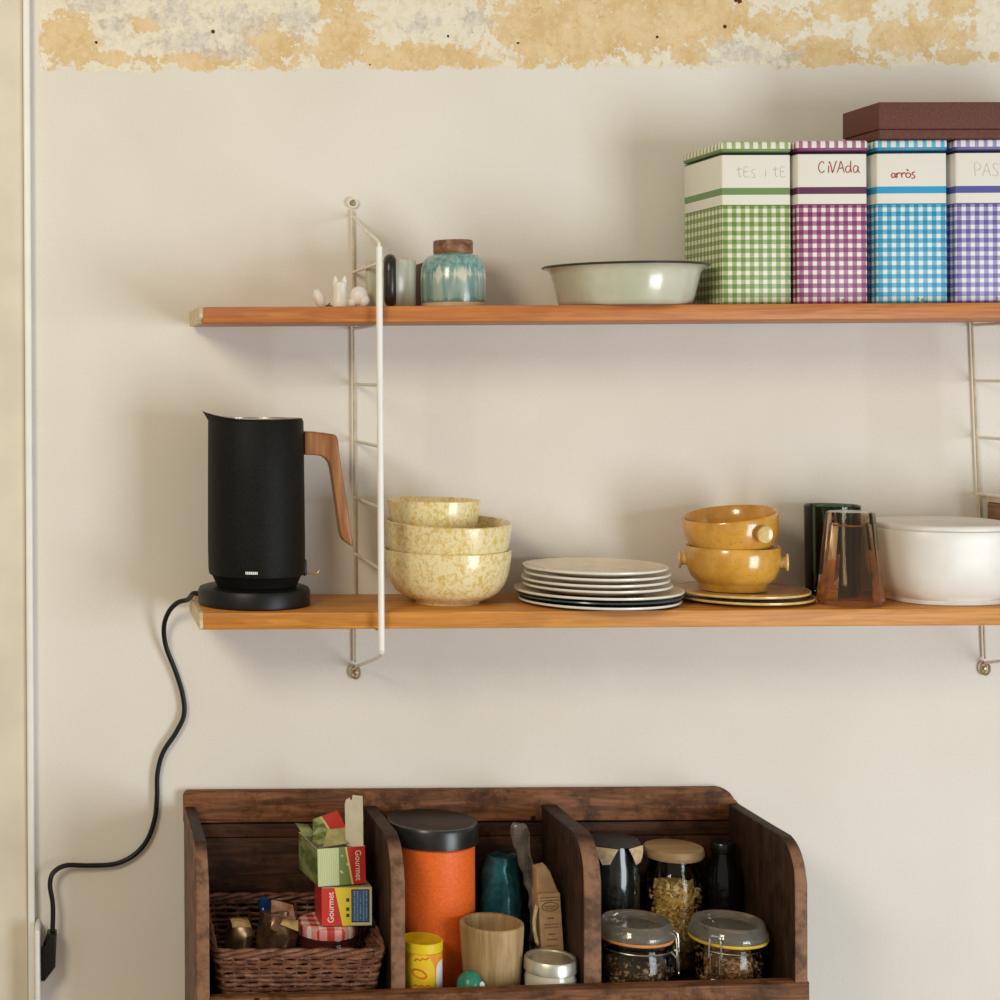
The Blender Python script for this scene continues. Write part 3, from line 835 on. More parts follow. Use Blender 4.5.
def scribble(s, x, z, size, w, adv=0.85, rr=0.00055, small=1.0):
    bm = NB(); cx = x
    for ch in s:
        for st in glyph(ch):
            P = catmull([(cx + q[0] * size * w, 0, z + q[1] * size) for q in st], 4)
            tube(bm, P, rr, 5)
        cx += size * w * (adv if ch not in 'i`' else (0.55 if ch == 'i' else 0.0))
    return bm

TW = 0.0905
def tin(px, y, rot, mid, dark, label, depth=0.094, stripe=None, ink=None):
    xl_ = at(px, 290, y).x                          # left front corner
    t = thing('storage_tin', label, 'tin', (xl_ + TW / 2 + 0.0035, y + depth / 2, ZU), (0, 0, rot), 'gingham checked storage tins')
    mat = m_tin('gingham_' + dark_name(dark), mid, dark, stripe=stripe)
    hw, hd = TW / 2, depth / 2
    bm = NB(); box(bm, -hw, hw, -hd, hd, 0.0, 0.1965, 0.003, 3)
    obj('body', bm, mat, t)
    bm = NB(); box(bm, -hw - 0.0008, hw + 0.0008, -hd - 0.0008, hd + 0.0008, 0.1972, 0.2115, 0.003, 3)
    obj('lid', bm, mat, t)
    if ink:
        s, x, z, size, w, adv, rr, c = ink
        e = obj('handwriting', scribble(s, x, z, size, w, adv, rr), plain('ink_' + str(px), c, 0.6, 0.0), t, (0, -hd - 0.0001, 0))
    return t
_dn = {}
def dark_name(c): return _dn.setdefault(c, 'cloth%d' % (len(_dn) + 1))
RED = (0.36, 0.045, 0.03)
tin(718, -0.158, R(1.5), (0.33, 0.42, 0.16), (0.135, 0.22, 0.062), 'green checked tin with faint writing, leftmost of the four tins', 0.128, stripe=(0.16, 0.27, 0.10),
    ink=('tEs i tE', -0.026, 0.166, 0.0125, 0.72, 0.95, 0.00042, (0.52, 0.50, 0.47)))
tin(795, -0.163, R(0.5), (0.38, 0.135, 0.27), (0.16, 0.028, 0.10), 'purple checked tin marked in red between the green and the blue tin', stripe=(0.125, 0.03, 0.10),
    ink=('CiVAda', -0.019, 0.170, 0.0145, 0.66, 1.04, 0.00068, RED))
tin(875, -0.165, R(-0.5), (0.10, 0.42, 0.62), (0.015, 0.22, 0.42), 'blue checked tin with small red writing, under the brown box', stripe=(0.03, 0.33, 0.60),
    ink=('arr`os', -0.027, 0.163, 0.0092, 0.80, 0.85, 0.00078, RED))
tin(953.5, -0.166, 0.0, (0.30, 0.27, 0.55), (0.095, 0.085, 0.30), 'violet checked tin with faint grey writing at the right edge', stripe=(0.085, 0.10, 0.34),
    ink=('PASTA', -0.022, 0.164, 0.0165, 0.66, 1.05, 0.00045, (0.55, 0.53, 0.49)))
# brown lidded box on the tins
ZT = ZU + 0.2115
byf = -0.178
p = at(879, 130, byf)
t = thing('storage_box', 'flat dark brown box with lid lying on top of the checked tins', 'box', (p.x, byf, ZT), (0, 0, R(1.5)))
MB_ = plain('brown_board', (0.125, 0.040, 0.028), 0.75, 0.2, 300, bump=0.3, bscale=500)
bm = NB(); box(bm, 0.0015, 0.30, 0.0015, 0.097, 0.0005, 0.012, 0.001)
obj('base', bm, MB_, t)
bm = NB(); box(bm, 0, 0.3015, 0, 0.0985, 0.0125, 0.0470, 0.0012)
obj('lid', bm, MB_, t)

# ---------------------------------------------------------------- crate
CF = -0.235                       # front plane
ZFL = 0.695                       # top of the crate floor
CX0, CX1 = 0.160, 0.925
CT = 0.925
crate = thing('pigeonhole_crate', 'dark old wooden crate with three compartments against the wall', 'crate', (CX0, 0, 0.600))
def cb(name, bm, mat, lab=None, smooth=0.6):
    bmesh.ops.translate(bm, vec=(-CX0, 0, -0.600), verts=bm.verts[:])
    o = obj(name, bm, mat, crate, smooth=smooth)
    if lab: o['label'] = lab
    return o
# back: a wide top rail and plank panel
bm = NB()
prism(bm, [(CX0, 0.8815)] + [(CX1, 0.8815)] + [(CX1, CT - 0.022)] + arc(CX1 - 0.028, CT - 0.022, 0.022, 10, 90, 5) + arc(CX0 + 0.008, CT - 0.008, 0.008, 90, 180, 4), -0.0158, -0.001, 'xz', 0.002)
cb('back_rail', bm, M_CRATE_L)
bm = NB()
box(bm, CX0 + 0.002, CX1 - 0.002, -0.016, -0.001, 0.8615, 0.8795, 0.0012)
box(bm, CX0 + 0.002, CX1 - 0.002, -0.016, -0.001, 0.7600, 0.8605, 0.0012)
box(bm, CX0 + 0.002, CX1 - 0.002, -0.016, -0.001, 0.6000, 0.7590, 0.0012)
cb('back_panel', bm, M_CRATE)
def side_prof(yf, top=0.903, rr=0.048, zb=0.600):
    return [(-0.0165, zb), (yf, zb)] + [(a, b) for a, b in arc(yf + rr, top - rr * 0.95, rr, 180, 90, 8)] + [(-0.0165, top + 0.001)]
sp = lambda yf, **k: side_prof(yf, **k)
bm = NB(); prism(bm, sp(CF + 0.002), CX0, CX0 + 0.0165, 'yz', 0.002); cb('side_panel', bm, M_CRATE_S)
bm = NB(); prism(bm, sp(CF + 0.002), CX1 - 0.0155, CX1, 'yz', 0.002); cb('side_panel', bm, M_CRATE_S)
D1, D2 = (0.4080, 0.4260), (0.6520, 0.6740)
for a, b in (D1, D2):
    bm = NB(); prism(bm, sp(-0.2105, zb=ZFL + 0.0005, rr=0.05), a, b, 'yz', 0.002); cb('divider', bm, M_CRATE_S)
bm = NB(); box(bm, CX0 + 0.017, CX1 - 0.016, CF + 0.022, -0.017, ZFL - 0.018, ZFL - 0.0004, 0.001); cb('bottom_board', bm, M_CRATE)
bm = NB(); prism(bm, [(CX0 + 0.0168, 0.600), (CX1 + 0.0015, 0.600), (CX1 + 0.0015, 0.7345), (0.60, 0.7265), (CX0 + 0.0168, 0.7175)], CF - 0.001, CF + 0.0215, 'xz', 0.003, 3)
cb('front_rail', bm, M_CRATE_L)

# ---------------------------------------------------------------- left compartment: basket
BX0, BX1, BYF, BYB = 0.1850, 0.4005, -0.199, -0.028
t = thing('wicker_basket', 'brown wicker basket in the left compartment of the crate', 'basket', ((BX0 + BX1) / 2, (BYF + BYB) / 2, ZFL))
bcx, bcy = (BX0 + BX1) / 2, (BYF + BYB) / 2
def brect(z, y_=0, grow=0.0):
    """rounded rectangle half sizes at height fraction"""
    hx = (BX1 - BX0) / 2 - 0.013 * (1 - z) + grow
    hy = (BYB - BYF) / 2 - 0.006 * (1 - z) + grow
    return hx, hy
RIMZ = 0.066
def rim_z(yl, zf):  # the rear stands higher than the front
    return zf * (RIMZ + 0.020 * (yl - (-0.085)) / 0.17)
def loop(zf, n, off, ph, grow=0.0):
    hx, hy = brect(zf, grow=grow)
    per = []
    rc = 0.012
    import itertools
    segs = []
    pts = []
    cor = [(hx - rc, -hy + rc, -90), (hx - rc, hy - rc, 0), (-hx + rc, hy - rc, 90), (-hx + rc, -hy + rc, 180)]
    outl = []
    for (cx, cy, a0) in cor:
        for i in range(6):
            a = R(a0 + 90 * i / 5); outl.append(Vector((cx + rc * math.cos(a), cy + rc * math.sin(a), 0)))
    L = [0]
    N = len(outl)
    for i in range(N): L.append(L[-1] + (outl[(i + 1) % N] - outl[i]).length)
    tot = L[-1]; res = []
    k = 0
    for i in range(n):
        s = tot * i / n
        while L[k + 1] < s: k += 1
        f = (s - L[k]) / max(1e-9, L[k + 1] - L[k])
        p = outl[k].lerp(outl[(k + 1) % N], f)
        tn = (outl[(k + 1) % N] - outl[k]).normalized(); nr = Vector((tn.y, -tn.x, 0))
        res.append((p, nr, s / tot))
    return res
NST = 46
bm = NB()
rows = 11
for r_ in range(rows):
    zf = (r_ + 0.6) / (rows + 0.2)
    ring = loop(zf, NST * 4, 0, 0)
    ptsr = []
    for i, (p, nr, s) in enumerate(ring):
        w = math.sin(2 * math.pi * s * NST / 2 + (math.pi if r_ % 2 else 0))
        q = p + nr * (0.0020 * w)
        q.z = rim_z(p.y, zf) + 0.0006 * math.sin(17 * s * 6.28 + r_ * 2.1) + 0.0005 * random.uniform(-1, 1)
        ptsr.append(q)
    tube(bm, ptsr, 0.0027, 6, closed=True)
obj('woven_side', bm, M_WICK, t)
bm = NB()
r0, r1 = loop(0.0, NST, 0, 0), loop(1.0, NST, 0, 0)
for (p, nr, s), (p2, _, _) in zip(r0, r1):
    tube(bm, [(p.x, p.y, 0.001), (p2.x, p2.y, rim_z(p2.y, 1.0))], 0.0019, 6)
obj('stakes', bm, M_WICK, t)
bm = NB()
ring = loop(1.0, NST * 5, 0, 0)
for ph in (0, 2.094, 4.188):
    tube(bm, [(p + nr * (0.0036 * math.cos(2 * math.pi * s * 8 + ph)) + Vector((0, 0, rim_z(p.y, 1.0) + 0.002 + 0.0034 * math.sin(2 * math.pi * s * 8 + ph)))) for p, nr, s in ring], 0.0030, 7, closed=True)
obj('rim', bm, M_WICK, t)
bm = NB(); hx, hy = brect(0.0); box(bm, -hx + 0.003, hx - 0.003, -hy + 0.003, hy - 0.003, 0.0005, 0.004, 0.001)
obj('base', bm, M_WICK, t)
ZB = ZFL + 0.0042

# gingham lidded jam jar
jy = -0.118; p = at(327, 930, jy)
t = thing('jam_jar', 'jam jar with a red and white checked lid in the wicker basket', 'jar', (p.x, jy, ZB))
bm = NB(); lathe(bm, [(0, 0), (0.034, 0), (0.037, 0.004), (0.037, 0.063), (0.034, 0.070), (0.0335, 0.0715), (0, 0.0715)], 40)
obj('jar', bm, plain('dark_red_jam', (0.07, 0.012, 0.01), 0.1, 0.2, 50, coat=0.8), t)
bm = NB(); lathe(bm, [(0, 0.0795), (0.030, 0.0800), (0.0350, 0.0805), (0.0385, 0.0785), (0.0395, 0.0750), (0.0390, 0.0650), (0.0382, 0.0650), (0.0385, 0.0725), (0, 0.0730)], 48)
obj('lid', bm, m_check('red_gingham_lid', (0.62, 0.10, 0.06), (0.50, 0.045, 0.03), 0.0195, 'xy'), t)
ZJ = ZB + 0.0807

# tea cartons
def carton_wave(bm): pass
RED_C = (0.55, 0.035, 0.025)
def facecol(name, fn):
    M = Mat(name, (0.8, 0.8, 0.7), 0.45, spec=0.3)
    fn(M); return M.m
def f_low(M):
    x, y, z = M.xyz()
    w = 0.066; u = x / w; v = z / 0.0505
    n = M.noise(300, 2)
    c = M.mix(u.gt(-5), (0.72, 0.66, 0.44), (0.72, 0.66, 0.44))
    c = M.mix((u + v * -0.10).lt(0.62), c, (0.78, 0.60, 0.045))
    c = M.mix((u + v * 0.16).lt(0.42), c, RED_C)
    ins = u.gt(0.595) * u.lt(0.955) * v.gt(0.09) * v.lt(0.94)
    c = M.mix(ins, c, (0.03, 0.035, 0.05))
    ins2 = u.gt(0.615) * u.lt(0.935) * v.gt(0.12) * v.lt(0.91)
    lines = (u * 17).frac().lt(0.42) * n.gt(0.44)
    c = M.mix(ins2, c, M.mix(lines, (0.055, 0.15, 0.33), (0.22, 0.33, 0.46)))
    return M.color(c)
def f_up(M):
    x, y, z = M.xyz()
    u = x / 0.0650; v = z / 0.0500
    c = M.mix(u.gt(0.44), (0.56, 0.60, 0.33), (0.17, 0.22, 0.055))
    wav = ((u * 26 + M.noise(120, 2, (1, 1, 0.4)) * 1.6).frac()).lt(0.45) * u.lt(0.43)
    c = M.mix(wav * 0.55, c, (0.36, 0.42, 0.17))
    spots = M.voro(170).lt(0.30) * u.gt(0.46) * u.lt(0.64) * v.gt(0.3) * v.lt(0.85)
    c = M.mix(spots * 0.8, c, (0.62, 0.62, 0.42))
    c = M.mix((u + v * 0.13).gt(0.70), c, (0.72, 0.58, 0.22))
    c = M.mix((u + v * 0.13).gt(0.735), c, RED_C)
    return M.color(c)
M_LOW = facecol('carton_red_yellow', f_low); M_UP = facecol('carton_green_red', f_up)
M_GRN = facecol('carton_side_green', lambda M: M.color(M.mix(M.noise(26, 4, (1, 1, 3)).step(0.4, 0.6), (0.12, 0.15, 0.04), (0.30, 0.33, 0.13))))
M_CARD = plain('pale_card', (0.70, 0.66, 0.52), 0.8, 0.05, 60)
M_LET = plain('cream_lettering', (0.82, 0.74, 0.60), 0.5, 0)
def faces_mat(o, rule):
    for p_ in o.data.polygons: p_.material_index = rule(p_.normal, p_.center)
ly = -0.148; p = at(321.5, 925.5, ly)
tz = ZJ + 0.0002
t = thing('stock_cube_carton', 'small red, yellow and blue carton resting on the checked jar lid', 'carton', (p.x, ly, tz + 0.0003), (0, 0, R(2)))
bm = NB(); box(bm, 0, 0.0665, 0, 0.048, 0, 0.0505, 0.0007, 1)
e = obj('carton', bm, [M_LOW, plain('carton_red', RED_C, 0.45, 0.1, 60), plain('carton_dull_top', (0.42, 0.36, 0.15), 0.5, 0.2, 40)], t, smooth=0)
faces_mat(e, lambda n, c: 1 if n.x < -0.6 else 2 if n.z > 0.6 else 0)
bm = text_bm('Gourmet', 0.0115)
bmesh.ops.transform(bm, matrix=Matrix.Translation((0.0125, -0.0002, 0.0245)) @ Matrix.Rotation(R(90), 4, 'X') @ Matrix.Rotation(R(90), 4, 'Z') @ Matrix.Diagonal((0.92, 1.0, 1, 1)), verts=bm.verts[:])
obj('lettering', bm, M_LET, t, smooth=0)
bm = NB()
for zc in (0.014, 0.022, 0.034):
    box(bm, 0.0325, 0.0365, -0.0004, 0.0002, zc - 0.0022, zc + 0.0022, 0.0)
obj('printed_marks', bm, plain('printed_black', (0.05, 0.04, 0.02), 0.5, 0), t, smooth=0)

uy = -0.150; p = at(318.2, 882.0, uy)
tz2 = tz + 0.0524
rotu = R(9)
t = thing('tea_carton', 'open green and red carton with raised pale flap, atop the yellow carton', 'carton', (p.x, uy, tz2), (0, R(-1.0), rotu))
cw, cd, ch, th = 0.0645, 0.085, 0.0490, 0.0007
bm = NB()
box(bm, 0, cw, 0, th, 0, ch); box(bm, 0, cw, cd - th, cd, 0, ch); box(bm, 0, th, th, cd - th, 0, ch); box(bm, cw - th, cw, th, cd - th, 0, ch); box(bm, 0, cw, 0, cd, -0.0002, th)
e = obj('carton', bm, [M_UP, M_GRN, M_CARD], t, smooth=0)
faces_mat(e, lambda n, c: 1 if (n.x < -0.6 and c.x < 0.001) else (0 if (n.y < -0.6 and c.y < 0.001) else 2))
bm = text_bm('Gourmet', 0.0115)
bmesh.ops.transform(bm, matrix=Matrix.Translation((0.0545, -0.0002, 0.0245)) @ Matrix.Rotation(R(90), 4, 'X') @ Matrix.Rotation(R(-90), 4, 'Z') @ Matrix.Diagonal((0.92, 1.0, 1, 1)), verts=bm.verts[:])
obj('lettering', bm, M_LET, t, smooth=0)
# tall pale flap at the right
bm = NB()
fl = [(0.012, ch - 0.004), (0.040, ch - 0.004), (0.040, ch + 0.050), (0.038, ch + 0.056), (0.0325, ch + 0.0595), (0.031, ch + 0.0565), (0.0285, ch + 0.0575), (0.027, ch + 0.0640), (0.012, ch + 0.0650)]
prism(bm, fl, cw - 0.0012, cw - 0.0004, 'yz')
bmesh.ops.transform(bm, matrix=Matrix.Translation((cw, 0.0, 0)) @ Matrix.Rotation(R(36), 4, 'Z') @ Matrix.Translation((-cw, -0.010, 0)), verts=bm.verts[:])
e = obj('flap', bm, M_CARD, t, smooth=0); e['label'] = 'raised pale cardboard flap'
# folded printed flaps over the opening
def sheet(pts4, n=6, bulge=0.004, th=0.0006):
    bm = NB(); A = [Vector(q) for q in pts4]; g = []
    nrm = (A[1] - A[0]).cross(A[3] - A[0]).normalized()
    for s_ in (0, 1):
        g.append([[bm.verts.new(A[0].lerp(A[1], i / n).lerp(A[3].lerp(A[2], i / n), j / n) + nrm * (bulge * math.sin(math.pi * j / n) * (0.6 + 0.4 * math.sin(4 * i / n)) + th * s_)) for j in range(n + 1)] for i in range(n + 1)])
    for s_ in (0, 1):
        for i in range(n):
            for j in range(n):
                q = [g[s_][i][j], g[s_][i + 1][j], g[s_][i + 1][j + 1], g[s_][i][j + 1]]
                bm.faces.new(q if s_ else q[::-1])
    edge = [(i, 0) for i in range(n)] + [(n, j) for j in range(n)] + [(i, n) for i in range(n, 0, -1)] + [(0, j) for j in range(n, 0, -1)]
    for a, b in zip(edge, edge[1:] + edge[:1]):
        bm.faces.new((g[0][a[0]][a[1]], g[0][b[0]][b[1]], g[1][b[0]][b[1]], g[1][a[0]][a[1]]))
    return bm
def f_flap(M):
    x, y, z = M.xyz()
    c = M.mix(M.noise(70, 4).step(0.4, 0.62), (0.10, 0.13, 0.03), (0.36, 0.40, 0.16))
    c = M.mix((x + z * 0.3).gt(0.0495), c, (0.66, 0.54, 0.22))
    return M.color(M.mix((x + z * 0.3).gt(0.0525), c, RED_C))
M_FLAP = facecol('carton_flap_print', f_flap)
bm = sheet([(0.006, 0.040, ch - 0.006), (0.060, 0.036, ch - 0.004), (0.054, 0.082, ch + 0.026), (0.020, 0.084, ch + 0.016)], 8, 0.004)
e = obj('flap', bm, M_FLAP, t); e['label'] = 'printed green and red flap folded inwards'
bm = sheet([(-0.001, 0.052, ch - 0.001), (0.016, 0.058, ch + 0.002), (0.014, 0.088, ch + 0.008), (-0.004, 0.086, ch + 0.012)], 5, 0.002)
obj('flap', bm, M_GRN, t)
bm = sheet([(0.014, 0.020, ch - 0.004), (0.063, 0.018, ch + 0.001), (0.058, 0.046, ch + 0.013), (0.030, 0.050, ch + 0.010)], 6, 0.003)
obj('flap', bm, plain('carton_inner_olive', (0.40, 0.36, 0.15), 0.7, 0.2, 60), t)

# foil pouches
def pouch(bm, w, d, h, seed, top=0.35, n=7):
    P = []
    m_ = 10
    for k_ in range(m_ + 1):
        f = k_ / m_
        kk = 1 - (1 - top) * max(0, (f - 0.55) / 0.45) ** 1.3
        kw = 1 + 0.15 * math.sin(f * 3)
        P.append([Vector((math.cos(a) * w * kw * (0.6 + 0.4 * kk), math.sin(a) * d * kk, h * f)) for a in [2 * math.pi * i / 20 for i in range(20)]])
    g = [[bm.verts.new(p) for p in row] for row in P]
    for a, b in zip(g, g[1:]):
        for i in range(20): bm.faces.new((a[i], a[(i + 1) % 20], b[(i + 1) % 20], b[i]))
    bm.faces.new(g[0][::-1]); bm.faces.new(g[-1])
    for v in bm.verts:
        if v.co.z > 0.002:
            amp = 0.0035 if v.co.z < h * 0.7 else 0.006
            v.co += mnoise.noise_vector(v.co * 75 + Vector((seed, seed, 0))) * amp
    return bm
M_FOILB = plain('brown_foil', (0.16, 0.09, 0.045), 0.28, 0.35, 70, metal=0.75)
M_FOILG = plain('gold_foil', (0.48, 0.32, 0.13), 0.3, 0.3, 80, metal=0.7)
M_FOILBLUE = plain('blue_foil', (0.02, 0.07, 0.26), 0.3, 0.3, 80, metal=0.4)
qy = -0.128; p = at(276, 930, qy)
t = thing('foil_pouch', 'brown foil sweet pouch with folded top in the middle of the wicker basket', 'pouch', (p.x, qy, ZB), (0, 0, R(-8)))
bm = NB(); pouch(bm, 0.0230, 0.021, 0.094, 3.1, 0.55)
obj('bag', bm, M_FOILB, t, smooth=0.5)
bm = sheet([(-0.006, -0.014, 0.093), (0.026, -0.014, 0.089), (0.022, 0.010, 0.101), (-0.006, 0.012, 0.106)], 6, -0.004)
e = obj('folded_top', bm, plain('copper_foil', (0.42, 0.24, 0.15), 0.3, 0.3, 90, metal=0.7), t, smooth=0.5)
bm = sheet([(0.006, -0.020, 0.084), (0.029, -0.020, 0.076), (0.029, -0.013, 0.088), (0.010, -0.012, 0.090)], 6, 0.002)
obj('folded_top', bm, M_FOILG, t, smooth=0.5)
p = at(264, 925, -0.098)
t = thing('foil_sachet', 'small blue foil sachet tucked behind the brown pouch', 'sachet', (p.x + 0.002, -0.098, ZB), (0, 0, R(20)))
bm = NB(); pouch(bm, 0.0095, 0.007, 0.104, 8.4, 0.6)
obj('bag', bm, M_FOILBLUE, t, smooth=0.5)
p = at(238.5, 930, qy)
t = thing('foil_pouch', 'small gold topped foil pouch at the left of the wicker basket', 'pouch', (p.x, qy, ZB), (0, 0, R(10)))
bm = NB(); pouch(bm, 0.0165, 0.014, 0.082, 5.7, 0.65)
obj('bag', bm, M_FOILB, t, smooth=0.5)
bm = sheet([(-0.012, -0.014, 0.079), (0.013, -0.015, 0.078), (0.012, 0.002, 0.086), (-0.013, 0.003, 0.087)], 6, 0.005)
obj('folded_top', bm, M_FOILG, t, smooth=0.5)

# ---------------------------------------------------------------- middle compartment
oy = -0.0775; ox = 0.4885
t = thing('coffee_canister', 'tall orange canister with a black lid in the middle compartment', 'canister', (ox, oy, ZFL))
ho = 0.9005 - ZFL
Mo = plain('orange_enamel', (0.86, 0.15, 0.020), 0.5, 0.10, 300, spec=0.4)
bm = NB(); lathe(bm, [(0, 0), (0.0545, 0), (0.0560, 0.002), (0.0560, ho - 0.030), (0.054, ho - 0.028), (0, ho - 0.028)], 64)
obj('body', bm, Mo, t)
bm = NB(); lathe(bm, [(0.055, ho - 0.0275), (0.0605, ho - 0.0265), (0.0608, ho - 0.004), (0.0590, ho - 0.0005), (0.0565, ho), (0.053, ho - 0.0015), (0, ho - 0.0015), ], 64)
e = obj('lid', bm, plain('black_lid', (0.016, 0.015, 0.014), 0.30, 0.25, 120), t); e['label'] = 'black lid'

yy = -0.172; yx = 0.4545
hyt = 0.7720 - ZFL
t = thing('powder_tub', 'small yellow and orange tub with a yellow lid beside the orange canister', 'tub', (yx, yy, ZFL))
def f_tub(M):
    x, y, z = M.xyz()
    n = (M.noise(180, 3) - 0.5)
    base = M.mix(n.step(-0.2, 0.2), (0.74, 0.27, 0.02), (0.80, 0.36, 0.03))
    dx = (x + 0.006) / 0.0185; dz = (z - 0.034) / 0.032
    e = (dx * dx + dz * dz)
    c = M.mix(e.lt(1.0), base, (0.80, 0.53, 0.02))
    dx2 = (x - 0.0225) / 0.0085; dz2 = (z - 0.034) / 0.020
    c = M.mix((dx2 * dx2 + dz2 * dz2 * dz2 * dz2).lt(1.0) * y.lt(0.0), c, (0.80, 0.76, 0.72))
    return M.color(c)
bm = NB(); lathe(bm, [(0, 0), (0.0250, 0), (0.0260, 0.0015), (0.0260, hyt - 0.014), (0.025, hyt - 0.013), (0, hyt - 0.013)], 48)
obj('body', bm, facecol('tub_print', f_tub), t)
bm = NB(); lathe(bm, [(0.0257, hyt - 0.0128), (0.0267, hyt - 0.0122), (0.0268, hyt - 0.001), (0.0257, hyt), (0.0240, hyt - 0.0006), (0, hyt - 0.0006)], 48)
obj('lid', bm, plain('yellow_plastic', (0.80, 0.56, 0.015), 0.35, 0.05, 60), t)
# printed badge: a ring and loops in orange red
bm = NB()
def on_tub(u, z, r=0.02615):
    a = u / r
    return Vector((r * math.sin(a), -r * math.cos(a), z))
tube(bm, [on_tub(-0.008 + 0.0085 * math.cos(q), 0.040 + 0.0050 * math.sin(q) - 0.25 * 0.0085 * math.cos(q)) for q in [i * 2 * math.pi / 20 for i in range(20)]], 0.0011, 6, closed=True)
tube(bm, catmull([on_tub(-0.014 + 0.0035 * i, 0.056 + 0.0022 * (i % 2) + 0.0006 * i) for i in range(6)], 4), 0.0008, 6)
tube(bm, catmull([on_tub(-0.016 + 0.0035 * i, 0.024 + 0.002 * (i % 2)) for i in range(7)], 4), 0.0008, 6)
obj('printed_badge', bm, plain('badge_red', (0.62, 0.12, 0.015), 0.45, 0.1, 60), t)

wy = -0.1540; wxx = 0.5490
hb = 0.7875 - ZFL
bm = NB(); lathe(bm, [(0, 0), (0.0330, 0), (0.0345, 0.002), (0.0385, hb * 0.5), (0.0410, hb - 0.006), (0.0405, hb - 0.001), (0.0390, hb), (0.0355, hb - 0.001), (0.0345, hb - 0.006), (0.0320, hb * 0.4), (0.028, 0.012), (0, 0.011)], 56)
o = obj('wooden_beaker', bm, wood('turned_beech', (0.30, 0.185, 0.075), (0.48, 0.33, 0.165), 'z', 5, 0.55), None, (wxx, wy, ZFL), smooth=0.9)
tag(o, 'turned wooden beaker in front of the orange canister', 'beaker')

gxx, gyy = 0.5115, -0.1940
t = thing('toy_ball', 'green rounded toy with a white eye in front of the wooden beaker', 'toy', (gxx, gyy, ZFL))
bm = NB(); blob(bm, Vector((0, 0, 0.0215)), (0.0172, 0.0165, 0.0213), 28)
obj('body', bm, plain('green_glossy', (0.02, 0.20, 0.125), 0.3, 0.25, 140), t)
bm = NB(); blob(bm, Vector((0.0125, -0.0115, 0.0255)), (0.0042, 0.0030, 0.0075), 16)
e = obj('eye', bm, plain('eye_white', (0.8, 0.8, 0.76), 0.3, 0), t); e['label'] = 'white eye with black pupil'
bm = NB(); blob(bm, Vector((0.0140, -0.0140, 0.0235)), (0.0018, 0.0014, 0.0022), 12)
obj('pupil', bm, M_PLASTIC, e)

cy2 = -0.062; p = at(504, 900, cy2)
t = thing('foil_bag', 'dark teal shiny foil bag behind the wooden beaker', 'bag', (p.x - 0.004, cy2, ZFL))
bm = NB(); pouch(bm, 0.0255, 0.024, 0.152, 2.2, 0.8)
obj('bag', bm, plain('teal_foil', (0.015, 0.10, 0.125), 0.22, 0.4, 70, metal=0.5), t, smooth=0.8)

py2 = -0.122; p0 = at(553, 957, py2)
t = thing('card_packet', 'tall brown cardboard packet with printing behind the small pale lidded jar', 'packet', (0.6355, py2, ZFL + 0.0009), (0, R(-3.5), 0))
hpk = 0.818 - ZFL
Mk = plain('brown_card', (0.46, 0.29, 0.155), 0.7, 0.14, 60)
bm = NB()
box(bm, -0.0145, 0.0145, -0.017, 0.017, 0, hpk, 0.0012)
obj('packet', bm, Mk, t)
bm = NB(); prism(bm, [(-0.0145, hpk + 0.0002), (0.0145, hpk + 0.0002), (0.0035, hpk + 0.028), (0.0005, hpk + 0.034), (-0.0130, hpk + 0.031)], -0.014, 0.010, 'xz', 0.002)
jitter(bm, 0.0012, 90)
obj('folded_top', bm, Mk, t)
bm = NB()
n = 24
tube(bm, [(0.0105 * math.cos(2 * math.pi * i / n), -0.0171, hpk - 0.017 + 0.0058 * math.sin(2 * math.pi * i / n)) for i in range(n)], 0.0005, 5, closed=True)
for zz, hw in ((hpk - 0.0165, 0.008), (hpk - 0.0195, 0.006), (hpk - 0.032, 0.004), (hpk - 0.040, 0.0095), (hpk - 0.044, 0.009), (hpk - 0.053, 0.004), (hpk - 0.060, 0.007), (hpk - 0.068, 0.0075), (hpk - 0.078, 0.008), (hpk - 0.005, 0.0125), (hpk - 0.009, 0.0125)):
    tube(bm, catmull([(-hw + 2 * hw * i / 8, -0.0171, zz + 0.0009 * (1 if i % 2 else -1) * (0 if hw > 0.012 else 1)) for i in range(9)], 2), 0.00042, 5)
obj('printed_marks', bm, plain('brown_print', (0.095, 0.045, 0.022), 0.6, 0), t)
bm = NB()
for i in range(9):
    x = -0.0170 - random.uniform(0, 0.003); zt_ = hpk - 0.012 - random.uniform(0, 0.01); 
    tube(bm, catmull([(x + 0.001, -0.012 - 0.001 * i, zt_), (x - 0.0035 - 0.0012 * (i % 3), -0.013 - 0.001 * i, zt_ - 0.022), (x - 0.002 + 0.001 * (i % 4), -0.014, zt_ - 0.042 - 0.003 * (i % 3))], 5), 0.0011, 6)
e = obj('raffia', bm, plain('straw', (0.66, 0.52, 0.27), 0.6, 0.25, 150), t); e['label'] = 'pale straw strands at the packet side'

